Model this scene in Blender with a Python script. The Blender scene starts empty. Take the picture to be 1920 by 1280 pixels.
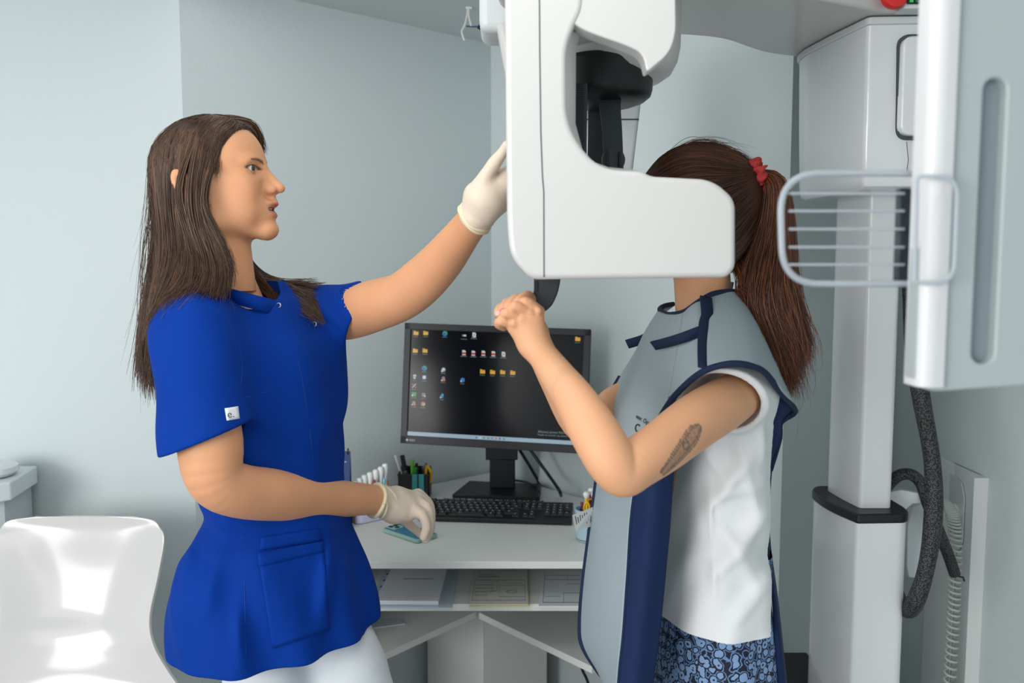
import bpy, bmesh, math, random
import numpy as np
from mathutils import Vector, Matrix

# ------------------------------------------------------------------ camera, world, lights
F = 1600.0; PITCH = math.radians(5.0); EYE = 1.475
SC = bpy.context.scene; COL = SC.collection
cam_d = bpy.data.cameras.new('camera'); cam = bpy.data.objects.new('camera', cam_d); COL.objects.link(cam)
cam.location = (0, 0, EYE); cam.rotation_euler = (math.radians(90) - PITCH, 0, 0)
cam_d.sensor_width = 36; cam_d.lens = 36 * F / 1920; cam_d.clip_start = .02
cam_d.dof.use_dof = True; cam_d.dof.focus_distance = 1.62; cam_d.dof.aperture_fstop = 4.0
SC.camera = cam
w = bpy.data.worlds.new('world'); SC.world = w; w.use_nodes = True
w.node_tree.nodes['Background'].inputs[0].default_value = (.90, .95, 1.0, 1)
w.node_tree.nodes['Background'].inputs[1].default_value = 1.0
def area(name, loc, target, sx, sy, power, color):
    d = bpy.data.lights.new(name, 'AREA'); d.shape = 'RECTANGLE'; d.size = sx; d.size_y = sy; d.energy = power; d.color = color
    o = bpy.data.objects.new(name, d); COL.objects.link(o); o.location = loc
    o.rotation_euler = (Vector(target) - Vector(loc)).to_track_quat('-Z', 'Y').to_euler(); return o
area('window_light', (-1.9, -.4, 1.8), (-.7, 2.0, 1.2), 1.8, 1.4, 15, (1.0, .985, .97))
area('overhead_fill_light', (-.35, .7, 2.19), (-.35, .7, 0), 1.2, .6, 9, (1.0, .985, .95))  # added overhead fill, brightens the desk top; no lamp modelled here
area('far_fill_light', (-3.2, -2.6, 1.7), (.6, 1.7, 1.4), 2.6, 1.8, 140, (1.0, .985, .965))  # added fill from behind the camera, lifts the hub and column faces
area('back_fill_light', (-.15, 1.75, 2.19), (-.15, 1.75, 0), 1.3, .9, 3.6, (1.0, .99, .97))  # added weak fill under the ceiling to raise walls and desk
SC.view_settings.view_transform = 'Standard'; SC.view_settings.look = 'None'
SC.view_settings.exposure = -.12; SC.view_settings.gamma = 1

# ------------------------------------------------------------------ helpers
RGT = np.array([1., 0, 0]); FWD = np.array([0, math.cos(PITCH), -math.sin(PITCH)]); UPV = np.array([0, math.sin(PITCH), math.cos(PITCH)])
def ray(px, py): return RGT * ((px - 960) / F) + UPV * (-(py - 640) / F) + FWD
def P(px, py, D):                       # a point of the place at world depth D
    d = ray(px, py); return np.array([0, 0, EYE]) + d * (D / d[1])
def PZ(px, py, z):                      # a point of the place at height z
    d = ray(px, py); return np.array([0, 0, EYE]) + d * ((z - EYE) / d[2])
def V(p): return Vector([float(a) for a in p])
def s2l(c):
    c = c / 255.
    return c / 12.92 if c <= .04045 else ((c + .055) / 1.055) ** 2.4
def rgb(r, g, b): return (s2l(r), s2l(g), s2l(b), 1)
def mat(name, col, rough=.5, metal=0, bump=0, bscale=40, coat=0, var=0, emit=None, estr=0, spec=.5, sss=0, attr=None, trans=0, sheen=0, aniso=None, ior=1.45):
    m = bpy.data.materials.new(name); m.use_nodes = True; nt = m.node_tree; N = nt.nodes; L = nt.links
    b = N['Principled BSDF']; I = b.inputs
    I['Base Color'].default_value = col; I['Roughness'].default_value = rough; I['Metallic'].default_value = metal
    I['Specular IOR Level'].default_value = spec; I['Coat Weight'].default_value = coat; I['Coat Roughness'].default_value = .08
    I['Transmission Weight'].default_value = trans; I['Sheen Weight'].default_value = sheen; I['IOR'].default_value = ior
    if sss: I['Subsurface Weight'].default_value = sss; I['Subsurface Radius'].default_value = (.9, .3, .15); I['Subsurface Scale'].default_value = .008
    if emit: I['Emission Color'].default_value = emit; I['Emission Strength'].default_value = estr
    tc = N.new('ShaderNodeTexCoord')
    src = None
    if attr:
        a = N.new('ShaderNodeAttribute'); a.attribute_name = attr; src = a.outputs['Color']
        L.new(src, I['Base Color'])
    if var:
        n = N.new('ShaderNodeTexNoise'); n.inputs['Scale'].default_value = bscale * .12; n.inputs['Detail'].default_value = 4
        L.new(tc.outputs['Object'], n.inputs['Vector'])
        mp = N.new('ShaderNodeMapRange'); mp.inputs[3].default_value = 1 - var; mp.inputs[4].default_value = 1 + var
        L.new(n.outputs[0], mp.inputs[0])
        mx = N.new('ShaderNodeVectorMath'); mx.operation = 'SCALE'
        if src: L.new(src, mx.inputs[0])
        else: mx.inputs[0].default_value = col[:3]
        L.new(mp.outputs[0], mx.inputs['Scale']); L.new(mx.outputs[0], I['Base Color'])
    if bump:
        n = N.new('ShaderNodeTexNoise'); n.inputs['Scale'].default_value = bscale; n.inputs['Detail'].default_value = 5
        L.new(tc.outputs['Object'], n.inputs['Vector'])
        bp = N.new('ShaderNodeBump'); bp.inputs['Strength'].default_value = 1; bp.inputs['Distance'].default_value = bump
        L.new(n.outputs[0], bp.inputs['Height']); L.new(bp.outputs[0], I['Normal'])
    return m
def tag(o, label=None, cat=None, group=None, kind=None):
    if label: o['label'] = label
    if cat: o['category'] = cat
    if group: o['group'] = group
    if kind: o['kind'] = kind
    return o
def empty(name, loc, label=None, cat=None, group=None, M=None):
    o = bpy.data.objects.new(name, None); o.empty_display_size = .05; COL.objects.link(o)
    if M is not None: o.matrix_world = M
    else: o.location = V(loc)
    return tag(o, label, cat, group)
MW = {}
def mobj(name, verts, faces, m, parent=None, smooth=True, angle=40, local=False, attr=None, bevel=0, bseg=3, solid=0, solid_off=0, subsurf=0):
    """one mesh object; verts are world coordinates unless local"""
    me = bpy.data.meshes.new(name)
    vs = [tuple(float(c) for c in v) for v in verts]
    o = bpy.data.objects.new(name, me); COL.objects.link(o)
    if parent is not None:
        o.parent = parent
        if not local:
            root = parent; Mx = parent.matrix_basis.copy()
            while root.parent is not None:
                root = root.parent; Mx = root.matrix_basis @ Mx
            inv = Mx.inverted(); vs = [tuple(inv @ Vector(v)) for v in vs]
    me.from_pydata(vs, [], faces if isinstance(faces, list) else faces.tolist())
    me.validate(); me.update()
    if m is not None: me.materials.append(m)
    if attr is not None:
        ca = me.color_attributes.new('col', 'FLOAT_COLOR', 'POINT')
        a = np.ones((len(vs), 4), np.float32); a[:, :3] = attr; ca.data.foreach_set('color', a.ravel())
    if smooth:
        me.polygons.foreach_set('use_smooth', [True] * len(me.polygons))
        if angle and angle < 180: me.set_sharp_from_angle(angle=math.radians(angle))
    if solid:
        md = o.modifiers.new('solid', 'SOLIDIFY'); md.thickness = solid; md.offset = solid_off
    if bevel:
        md = o.modifiers.new('bevel', 'BEVEL'); md.width = bevel; md.segments = bseg; md.limit_method = 'ANGLE'; md.angle_limit = math.radians(35)
        md.harden_normals = False
    if subsurf:
        md = o.modifiers.new('sub', 'SUBSURF'); md.levels = subsurf; md.render_levels = subsurf
    return o
def tagk(o): o['kind'] = 'structure'; return o
class MB:
    def __init__(s): s.v = []; s.f = []
    def add(s, v, f):
        n = len(s.v); s.v += [tuple(float(c) for c in q) for q in v]; s.f += [tuple(i + n for i in q) for q in f]; return s
    def box(s, lo, hi, M=None):
        x0, y0, z0 = lo; x1, y1, z1 = hi
        v = [(x0,y0,z0),(x1,y0,z0),(x1,y1,z0),(x0,y1,z0),(x0,y0,z1),(x1,y0,z1),(x1,y1,z1),(x0,y1,z1)]
        if M is not None: v = [tuple(M @ Vector(q)) for q in v]
        return s.add(v, [(0,3,2,1),(4,5,6,7),(0,1,5,4),(1,2,6,5),(2,3,7,6),(3,0,4,7)])
    def prism(s, poly, off):
        """poly = closed 3D polygon, off = extrusion vector"""
        n = len(poly); off = np.array(off, float); a = [np.array(p, float) for p in poly]
        s.add([tuple(p) for p in a] + [tuple(p + off) for p in a],
              [tuple(range(n)), tuple(range(2 * n - 1, n - 1, -1))] + [(i, i + n, (i + 1) % n + n, (i + 1) % n) for i in range(n)])
        return s
    def tube(s, pts, r, n=10, cap=True):
        pts = [np.array(p, float) for p in pts]; m = len(pts)
        rs = r if hasattr(r, '__len__') else [r] * m
        t = [pts[min(i + 1, m - 1)] - pts[max(i - 1, 0)] for i in range(m)]
        t = [q / (np.linalg.norm(q) + 1e-9) for q in t]
        up = np.array([0, 0, 1.]) if abs(t[0][2]) < .9 else np.array([1., 0, 0])
        vs = []
        for i in range(m):
            up = up - t[i] * up.dot(t[i]); up /= np.linalg.norm(up) + 1e-9; sd = np.cross(t[i], up)
            for k in range(n):
                a = 2 * math.pi * k / n; vs.append(pts[i] + rs[i] * (math.cos(a) * up + math.sin(a) * sd))
        fs = [(i * n + k, i * n + (k + 1) % n, (i + 1) * n + (k + 1) % n, (i + 1) * n + k) for i in range(m - 1) for k in range(n)]
        if cap: fs += [tuple(range(n - 1, -1, -1)), tuple(range((m - 1) * n, m * n))]
        return s.add(vs, fs)
    def lathe(s, c, prof, n=32, M=None, sy=1):
        """prof = (radius, height) from bottom to top around z"""
        vs = []
        for r, h in prof:
            for k in range(n):
                a = 2 * math.pi * k / n; q = Vector((r * math.cos(a), sy * r * math.sin(a), h))
                if M is not None: q = M @ q
                vs.append((c[0] + q[0], c[1] + q[1], c[2] + q[2]))
        m = len(prof)
        fs = [(i * n + k, i * n + (k + 1) % n, (i + 1) * n + (k + 1) % n, (i + 1) * n + k) for i in range(m - 1) for k in range(n)]
        fs += [tuple(range(n - 1, -1, -1)), tuple(range((m - 1) * n, m * n))]
        return s.add(vs, fs)
    def obj(s, name, m, parent=None, **k): return mobj(name, s.v, s.f, m, parent, **k)
def crom(pts, n):
    """Catmull-Rom resample of a polyline to n points"""
    p = np.array(pts, float); m = len(p); t = np.linspace(0, m - 1, n); i = np.clip(np.floor(t).astype(int), 0, m - 2); u = (t - i)[:, None]
    p0 = p[np.clip(i - 1, 0, m - 1)]; p1 = p[i]; p2 = p[i + 1]; p3 = p[np.clip(i + 2, 0, m - 1)]
    return .5 * (2 * p1 + (p2 - p0) * u + (2 * p0 - 5 * p1 + 4 * p2 - p3) * u ** 2 + (3 * p1 - p0 - 3 * p2 + p3) * u ** 3)
def patch(ctrl, nu, nv):
    """ctrl rows x cols of 3D points -> smooth grid verts, faces"""
    rows = [crom(r, nu) for r in ctrl]; g = np.array(rows)      # R x nu x 3
    cols = np.array([crom(g[:, j], nv) for j in range(nu)])       # nu x nv x 3
    v = cols.transpose(1, 0, 2)
    f = [(i * nu + j, i * nu + j + 1, (i + 1) * nu + j + 1, (i + 1) * nu + j) for i in range(nv - 1) for j in range(nu - 1)]
    return v, f
def rounded(poly, r, n=6):
    """round the corners of a 2D polygon; r number or list"""
    out = []; m = len(poly)
    for i in range(m):
        p = np.array(poly[i], float); a = np.array(poly[i - 1], float) - p; b = np.array(poly[(i + 1) % m], float) - p
        rr = r[i] if hasattr(r, '__len__') else r
        if rr <= 0: out.append(tuple(p)); continue
        la = np.linalg.norm(a); lb = np.linalg.norm(b); d = min(rr, la * .49, lb * .49); a = p + a / la * d; b = p + b / lb * d
        for k in range(n + 1):
            t = k / n; out.append(tuple((1 - t) ** 2 * a + 2 * t * (1 - t) * p + t * t * b))
    return out
def text_obj(name, body, size, M, m, parent, align='LEFT', ext=.0002):
    c = bpy.data.curves.new(name, 'FONT'); c.body = body; c.size = size; c.align_x = align; c.extrude = ext
    t = bpy.data.objects.new(name, c); COL.objects.link(t)
    dg = bpy.context.evaluated_depsgraph_get(); me = bpy.data.meshes.new_from_object(t.evaluated_get(dg))
    bpy.data.objects.remove(t)
    o = bpy.data.objects.new(name, me); COL.objects.link(o); me.materials.clear(); me.materials.append(m)
    Mx = Matrix(); 
    if parent is not None:
        o.parent = parent; root = parent; Mx = parent.matrix_basis.copy()
        while root.parent is not None: root = root.parent; Mx = root.matrix_basis @ Mx
    me.transform(Mx.inverted() @ M); return o
def frame(o, x, z):
    """matrix with x axis ~x and z axis orthogonalised against it"""
    x = V(x).normalized(); z = V(z); z = (z - x * z.dot(x)).normalized(); y = z.cross(x)
    return Matrix(((x[0], y[0], z[0], o[0]), (x[1], y[1], z[1], o[1]), (x[2], y[2], z[2], o[2]), (0, 0, 0, 1)))

# ------------------------------------------------------------------ implicit surfaces for bodies and cloth
def ell(c, r, R=None):
    c = [np.float32(a) for a in c]
    def f(X, Y, Z):
        x, y, z = X - c[0], Y - c[1], Z - c[2]
        if R is not None:
            x, y, z = (R[0][0] * x + R[0][1] * y + R[0][2] * z, R[1][0] * x + R[1][1] * y + R[1][2] * z, R[2][0] * x + R[2][1] * y + R[2][2] * z)
        k0 = np.sqrt((x / r[0]) ** 2 + (y / r[1]) ** 2 + (z / r[2]) ** 2); k1 = np.sqrt((x / r[0] ** 2) ** 2 + (y / r[1] ** 2) ** 2 + (z / r[2] ** 2) ** 2) + 1e-6
        return k0 * (k0 - 1) / k1
    return f
def cone(a, b, ra, rb):
    a = np.array(a, np.float32); d = np.array(b, np.float32) - a; q = float(d.dot(d)) + 1e-12
    def f(X, Y, Z):
        x, y, z = X - a[0], Y - a[1], Z - a[2]
        h = np.clip((x * d[0] + y * d[1] + z * d[2]) / q, 0, 1)
        return np.sqrt((x - h * d[0]) ** 2 + (y - h * d[1]) ** 2 + (z - h * d[2]) ** 2) - (ra + (rb - ra) * h)
    return f
def smin(a, b, k):
    h = np.maximum(k - np.abs(a - b), 0) / k
    return np.minimum(a, b) - h * h * k * .25
def smax(a, b, k): return -smin(-a, -b, k)
def chain(pts, k=.01):
    """pts = (point, radius): one smooth tapered limb"""
    q = np.array([list(p) + [r] for p, r in pts], float)
    if len(q) > 2: q = crom(q, (len(q) - 1) * 4 + 1)
    fs = [cone(q[i][:3], q[i + 1][:3], float(q[i][3]), float(q[i + 1][3])) for i in range(len(q) - 1)]
    def f(X, Y, Z):
        r = fs[0](X, Y, Z)
        for g in fs[1:]: r = np.minimum(r, g(X, Y, Z))
        return r
    return f
def union(fs, k=.01):
    def f(X, Y, Z):
        r = fs[0](X, Y, Z)
        for g in fs[1:]: r = smin(r, g(X, Y, Z), k)
        return r
    return f
def loft(keys, th=0):
    """keys = (z, cx, cy, a, b) -> stacked turned ellipses"""
    K = np.array(sorted(keys), float); c, s = math.cos(th), math.sin(th)
    # densify with smooth interpolation
    Kd = crom(K, len(K) * 8)
    def f(X, Y, Z):
        z = Z.ravel() if Z.ndim == 3 and Z.shape[0] == 1 else None
        cx, cy, a, b = [np.interp(Z, Kd[:, 0], Kd[:, i]).astype(np.float32) for i in (1, 2, 3, 4)]
        x = X - cx; y = Y - cy; u = c * x + s * y; v = -s * x + c * y
        return (np.sqrt((u / a) ** 2 + (v / b) ** 2) - 1) * np.minimum(a, b)
    return f
def nets(f, lo, hi, h):
    """surface nets: implicit function -> verts, quads"""
    ax = [np.arange(lo[i], hi[i] + h, h, dtype=np.float32) for i in range(3)]
    X = ax[0][:, None, None]; Y = ax[1][None, :, None]; Z = ax[2][None, None, :]
    dims = [len(a) for a in ax]; B = 16; G = np.empty(dims, np.float32)
    ctr = [np.array([a[min(i, len(a) - 1):min(i + B, len(a))].mean() for i in range(0, len(a), B)], np.float32) for a in ax]
    cf = np.broadcast_to(f(ctr[0][:, None, None], ctr[1][None, :, None], ctr[2][None, None, :]), [len(c) for c in ctr]); lim = B * h * .87 * 1.35 + .006
    for i in range(len(ctr[0])):
        for j in range(len(ctr[1])):
            ks = np.abs(cf[i, j]) < lim; k = 0
            while k < len(ks):
                e = k
                while e + 1 < len(ks) and ks[e + 1] == ks[k] and (ks[k] or (cf[i, j, e + 1] < 0) == (cf[i, j, k] < 0)): e += 1
                sl = (slice(i * B, i * B + B), slice(j * B, j * B + B), slice(k * B, (e + 1) * B))
                G[sl] = f(X[sl[0]], Y[:, sl[1]], Z[:, :, sl[2]]) if ks[k] else (1 if cf[i, j, k] > 0 else -1)
                k = e + 1
    S = G < 0; n = np.array(G.shape); cn = n - 1
    acc = np.zeros(tuple(cn) + (3,), np.float32); cnt = np.zeros(tuple(cn), np.float32)
    for axx in range(3):
        oth = [i for i in range(3) if i != axx]
        for du in (0, 1):
            for dv in (0, 1):
                s0 = [slice(0, int(cn[i])) for i in range(3)]
                s0[oth[0]] = slice(du, du + int(cn[oth[0]])); s0[oth[1]] = slice(dv, dv + int(cn[oth[1]]))
                s1 = list(s0); s1[axx] = slice(1, 1 + int(cn[axx]))
                a = G[tuple(s0)]; b = G[tuple(s1)]; m = (a < 0) != (b < 0)
                t = np.where(m, a / np.where(m, a - b, 1), 0)
                mf = m.astype(np.float32)
                acc[..., axx] += t * mf; acc[..., oth[0]] += du * mf; acc[..., oth[1]] += dv * mf; cnt += mf
    act = cnt > 0; idx = -np.ones(tuple(cn), np.int64); idx[act] = np.arange(act.sum())
    ii = np.argwhere(act); v = (ii + acc[act] / cnt[act][:, None]) * h + np.array([a[0] for a in ax])
    qs = []
    for axx in range(3):
        u, w_ = [(1, 2), (2, 0), (0, 1)][axx]
        sl0 = [slice(1, int(cn[i])) for i in range(3)]; sl0[axx] = slice(0, int(cn[axx])); sl1 = list(sl0); sl1[axx] = slice(1, int(cn[axx]) + 1)
        A = S[tuple(sl0)]; B = S[tuple(sl1)]; e = np.argwhere(A != B); off = np.array([1, 1, 1]); off[axx] = 0; e = e + off
        flip = ~S[e[:, 0], e[:, 1], e[:, 2]]
        def at(du, dv):
            q = e.copy(); q[:, u] -= du; q[:, w_] -= dv; return idx[q[:, 0], q[:, 1], q[:, 2]]
        q = np.stack([at(1, 1), at(0, 1), at(0, 0), at(1, 0)], 1); q[flip] = q[flip][:, ::-1]; qs.append(q)
    return v, np.concatenate(qs)
def join_parts(lst):
    vs = []; fs = []; n = 0
    for v, f in lst: vs.append(v); fs.append(f + n); n += len(v)
    return np.concatenate(vs), np.concatenate(fs)
def bbox(pts, pad):
    p = np.array(pts); return p.min(0) - pad, p.max(0) + pad
# ------------------------------------------------------------------ materials
M_WALL = mat('wall_paint', rgb(199, 209, 210), .7, bump=.0006, bscale=160)
M_CEIL = mat('ceiling_paint', rgb(196, 204, 205), .8, bump=.0005, bscale=120)
M_FLOOR = mat('floor_vinyl', rgb(150, 150, 148), .45, var=.08, bscale=60)
M_TRIM = mat('white_trim', rgb(222, 224, 222), .4)
M_DESK = mat('white_laminate', rgb(218, 221, 218), .42, bump=.0002, bscale=300)
M_GLOSS = mat('glossy_white_enamel', rgb(218, 221, 222), .22, coat=.5)
M_SHELL = mat('satin_white_shell', rgb(198, 198, 195), .33, coat=.25)
M_SHELL2 = mat('pale_grey_shell', rgb(205, 211, 212), .4)
M_BLACK = mat('black_plastic', rgb(22, 24, 27), .42)
M_CHAR = mat('charcoal_plastic', rgb(44, 50, 55), .5, bump=.0004, bscale=900)
M_SLATE = mat('slate_plastic', rgb(66, 74, 80), .5, bump=.0004, bscale=900)
M_SEAM = mat('dark_seam', rgb(70, 76, 80), .7)
M_PLASTIC = mat('white_plastic', rgb(203, 202, 200), .16, coat=.3)

# ------------------------------------------------------------------ the room
CH = 2.21; CO = np.array([-.07, 2.90]); dL = np.array([-.754, -.657]); dR = np.array([.657, -.754])
def wall(name, a, b, z0=0, z1=CH, t=.08, m=None, side=1):
    a = np.array(a, float); b = np.array(b, float); d = (b - a) / np.linalg.norm(b - a); n = np.array([-d[1], d[0]]) * t * side
    poly = [(*a, z0), (*b, z0), (*(b + n), z0), (*(a + n), z0)]
    return tagk(MB().prism(poly, (0, 0, z1 - z0)).obj(name, m or M_WALL, smooth=False))
eL = CO + dL * 1.025                 # outer corner of the wall on the left
eR = np.array([.663, 2.06]); e2 = np.array([1.10, 2.44])
lw = eL + np.array([-1.0, .0]) * 1.6
wall('wall_left', eL, CO, side=1)
wall('wall_far_left', lw, eL, side=1)
wall('wall_back', CO, eR, side=1)
wall('wall_recess', eR, e2, side=1)
wall('wall_right', e2, (1.10, -.6), side=1)
tagk(MB().box((-4.2, -.6, -.06), (1.25, 4.6, 0)).obj('floor', M_FLOOR, smooth=False))
tagk(MB().box((-4.2, -.6, CH), (1.25, 4.6, CH + .06)).obj('ceiling', M_CEIL, smooth=False))
def base(name, a, b, side=-1): 
    o = wall(name, a, b, 0, .075, .014, M_TRIM, side); return o
base('baseboard_left', eL, CO); base('baseboard_back', CO, eR); base('baseboard_far_left', lw, eL)
base('baseboard_recess', eR, e2); base('baseboard_right', e2, (1.10, -.6))

# ------------------------------------------------------------------ corner desk
DZ = .772
desk = empty('corner_desk', (-.07, 2.3, 0), 'white laminate corner desk with a shelf under its worktop, in the room corner', 'desk')
def zp(pts, z): return [(p[0], p[1], z) for p in pts]
c_in = CO + np.array([-.004, -.02])
fl = np.array([-.5, 1.99]); fr = np.array([.36, 1.99])
nL = np.array([.657, -.754]); nR = np.array([-.754, -.657])
def foot(p, n): return p - n * (np.dot(p - CO, n) - .004)
wl = foot(fl, nL); wr = foot(fr, nR)
MB().prism(zp([fl, fr, wr, c_in, wl], DZ - .018), (0, 0, .018)).obj('worktop', M_DESK, desk, smooth=False, bevel=.0015)
SZ = .655
fl2 = fl + (.05, .03); fr2 = fr + (-.05, .03)
MB().prism(zp([fl2, fr2, foot(fr2, nR), c_in, foot(fl2, nL)], SZ - .018), (0, 0, .018)).obj('shelf', M_DESK, desk, smooth=False, bevel=.0015)
for a in (-1, 1):
    n = nL if a < 0 else nR; p = fl if a < 0 else fr; q = foot(p, n); d = dL if a < 0 else dR
    p_ = p + np.array([-a * .0, .02]) - d * .02; q_ = q - d * .02 + n * .016
    MB().prism(zp([p_, q_, q_ - d * .018, p_ - d * .018], 0.0), (0, 0, DZ - .018)).obj('side_panel', M_DESK, desk, smooth=False)
# lower shelf in two wings, open in the middle for the legs
LZ = .50
a0 = PZ(893, 1146, LZ)[:2]; a1 = PZ(700, 1234, LZ)[:2]; b0 = PZ(897, 1148, LZ)[:2] + (.002, 0); b1 = PZ(1110, 1249, LZ)[:2]
for nm, p0, p1, n, d in (('lower_shelf', a0, a1, nL, dL), ('lower_shelf', b0, b1, nR, dR)):
    q0 = foot(p0, n) + n * .012; q1 = foot(p1, n) + n * .012
    MB().prism(zp([p0, p1, q1, q0], LZ - .018), (0, 0, .018)).obj(nm, M_DESK, desk, smooth=False)
pc = np.array([-.083, 2.42])
MB().prism(zp([pc, pc - nL * .285, pc - nL * .285 + (.012, .012), pc + (.004, .02)], .002), (0, 0, SZ - .02)).obj('centre_panel', M_DESK, desk, smooth=False)
MB().prism(zp([pc + (.001, .0), pc - nR * .255, pc - nR * .255 + (-.012, .012), pc + (-.002, .02)], .002), (0, 0, SZ - .02)).obj('centre_panel', M_DESK, desk, smooth=False)

# ------------------------------------------------------------------ cabinet at the left edge, with a round object on it
CZ = .955
c0 = PZ(20, 903, CZ)[:2]; c1 = c0 + np.array([-.5, -.52]); cb = np.array([c0[0] - .03, 2.205])
cab = empty('cabinet', (c0[0] - .3, c0[1], 0), 'white cabinet cut by the left edge of the photo, left of the white chair', 'cabinet')
ins = np.array([-.022, .006])
MB().prism(zp([c0 + ins, cb + ins, (c1[0] - .3, 2.205), c1 + ins + (-.01, .02)], 0.0), (0, 0, CZ - .047)).obj('body', mat('cabinet_white', rgb(196, 206, 208), .45), cab, smooth=False)
MB().prism(zp([c0, cb, (c1[0] - .3, 2.205), c1], CZ - .046), (0, 0, .046)).obj('top', mat('cabinet_top', rgb(212, 220, 222), .4), cab, smooth=False, bevel=.004)
dish = MB().lathe((c0[0] - .085, c0[1] + .055, CZ + .001), [(.04, 0), (.058, .003), (.066, .012), (.064, .024), (.04, .032), (.005, .035)], 32).obj('round_lid', M_GLOSS)
tag(dish, 'round white lid lying on top of the cabinet at the left edge', 'lid')

# ------------------------------------------------------------------ white plastic chair
ch = empty('plastic_chair', (-.98, 1.85, 0), 'glossy white moulded plastic chair in front of the wall, behind the woman in blue', 'chair')
CD = 1.95
rows = []
for (py, xl, xr, D, cup) in [(969, 70, 250, 2.02, .004), (974, 22, 288, 2.015, .012), (988, 6, 303, 2.01, .02), (1010, -1, 312, 2.0, .03), (1080, 2, 301, 1.98, .04),
                        (1150, 6, 287, 1.955, .045), (1200, 0, 292, 1.93, .04), (1250, -14, 318, 1.915, .035), (1300, -40, 352, 1.90, .03), (1345, -60, 376, 1.86, .02), (1400, -78, 398, 1.78, .012), (1480, -88, 410, 1.66, .01), (1560, -88, 408, 1.54, .008), (1620, -70, 385, 1.46, .0), (1665, -30, 345, 1.43, -.02)]:
    r = []
    for k in range(9):
        t = k / 8; e = 1 - (2 * t - 1) ** 2
        p = P(xl + (xr - xl) * t, py, D - .0); p[1] += cup * (e - .3)
        if py == 969: p[2] += .002 * e
        r.append(p)
    rows.append(r)
v, f = patch(rows, 40, 60)
shell = mobj('shell', v.reshape(-1, 3), f, M_PLASTIC, ch, angle=180, solid=.007, bevel=.002)
seat_z = .437
for sx in (-.17, .17):
    for y0, y1 in ((1.56, 1.48), (1.80, 1.95)):
        MB().tube([(-.985 + sx * .7, y0, seat_z + .01), (-.985 + sx * 1.15, y1, .0)], [.014, .011], 12).obj('leg', mat('chrome', rgb(200, 200, 200), .2, 1), ch)
# ------------------------------------------------------------------ dental panoramic x-ray machine
mach = empty('x_ray_machine', (.71, 1.76, 0), 'tall white panoramic x-ray machine around the head of the woman in the apron', 'x-ray machine')
def plan(pts, z0, z1): return [(p[0], p[1], z0) for p in pts], (0, 0, z1 - z0)
# column: lower tube, black collar, upper tube
def zof(px, py, D): return float(P(px, py, D)[2])
zc = zof(1612, 958, 1.68)
lx = P(1607, 980, 1.66)[0]; lr = P(1699, 975, 1.67)[0]
lowp = rounded([(lx, 1.66), (lr, 1.665), (lr + .012, 1.70), (lr + .012, 1.88), (lx - .004, 1.88), (lx - .026, 1.84), (lx - .024, 1.75)], [.008, .03, .03, .02, .02, .05, .05])
pl, of = plan(lowp, 0, zc - .018); MB().prism(pl, of).obj('lower_column', M_GLOSS, mach, bevel=.001)
def grow(poly, g):
    c = np.mean(poly, 0); return [tuple(np.array(p) + (np.array(p) - c) / np.linalg.norm(np.array(p) - c) * g) for p in poly]
pl, of = plan(grow(lowp, .004), zc - .020, zc); MB().prism(pl, of).obj('collar', M_BLACK, mach, bevel=.005)
mx = P(1612, 955, 1.70)[0]; mr = P(1671, 955, 1.70)[0]
midp = rounded([(mx, 1.70), (mr, 1.70), (mr + .004, 1.72), (mr + .004, 1.85), (mx + .0, 1.86), (mx - .016, 1.84), (mx - .012, 1.77)], [.008, .01, .01, .01, .01, .04, .04])
zt = zof(1640, 352, 1.66)
pl, of = plan(midp, zc, zt + .05); MB().prism(pl, of).obj('upper_column', M_GLOSS, mach, bevel=.001)
# carriage at the top of the column (tapers slightly downwards)
cz1 = zof(1640, 40, 1.60); cz0 = zof(1610, 356, 1.63)
cL = P(1503, 105, 1.86)[0]; cRg = P(1628, 45, 1.61)[0]; cR = P(1790, 45, 1.61)[0]
top = rounded([(cRg, 1.61), (cR, 1.60), (cR + .02, 1.66), (cR + .01, 1.92), (cL + .01, 1.92), (cL, 1.85), (cL + .02, 1.72)], [.01, .03, .03, .03, .05, .08, .12], 8)
bot = [tuple(np.array([.715, 1.74]) + (np.array(p) - np.array([.715, 1.74])) * np.array([.93, .96])) for p in top]
mb = MB(); n = len(top)
secs = [(0, bot, .88), (.012, bot, .97), (.04, bot, 1)] ; vs = []
H = cz1 - cz0
for hh, pp, sc in [(0, 0, .90), (.006, 0, .97), (.02, 0, 1), (H * .5, .6, 1), (H, 1, 1)]:
    for i in range(n):
        q = np.array(bot[i]) * (1 - pp) + np.array(top[i]) * pp; c = np.array([.715, 1.75]); q = c + (q - c) * sc
        vs.append((q[0], q[1], cz0 + hh))
mb.add(vs, [(i * n + k, i * n + (k + 1) % n, (i + 1) * n + (k + 1) % n, (i + 1) * n + k) for i in range(4) for k in range(n)] + [tuple(range(n - 1, -1, -1)), tuple(range(4 * n, 5 * n))])
mb.obj('carriage', M_GLOSS, mach)
pl, of = plan(grow(top, .006), cz1 - .004, cz1 + .010); MB().prism(pl, of).obj('carriage_rim', M_SHELL2, mach, bevel=.003)
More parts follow.
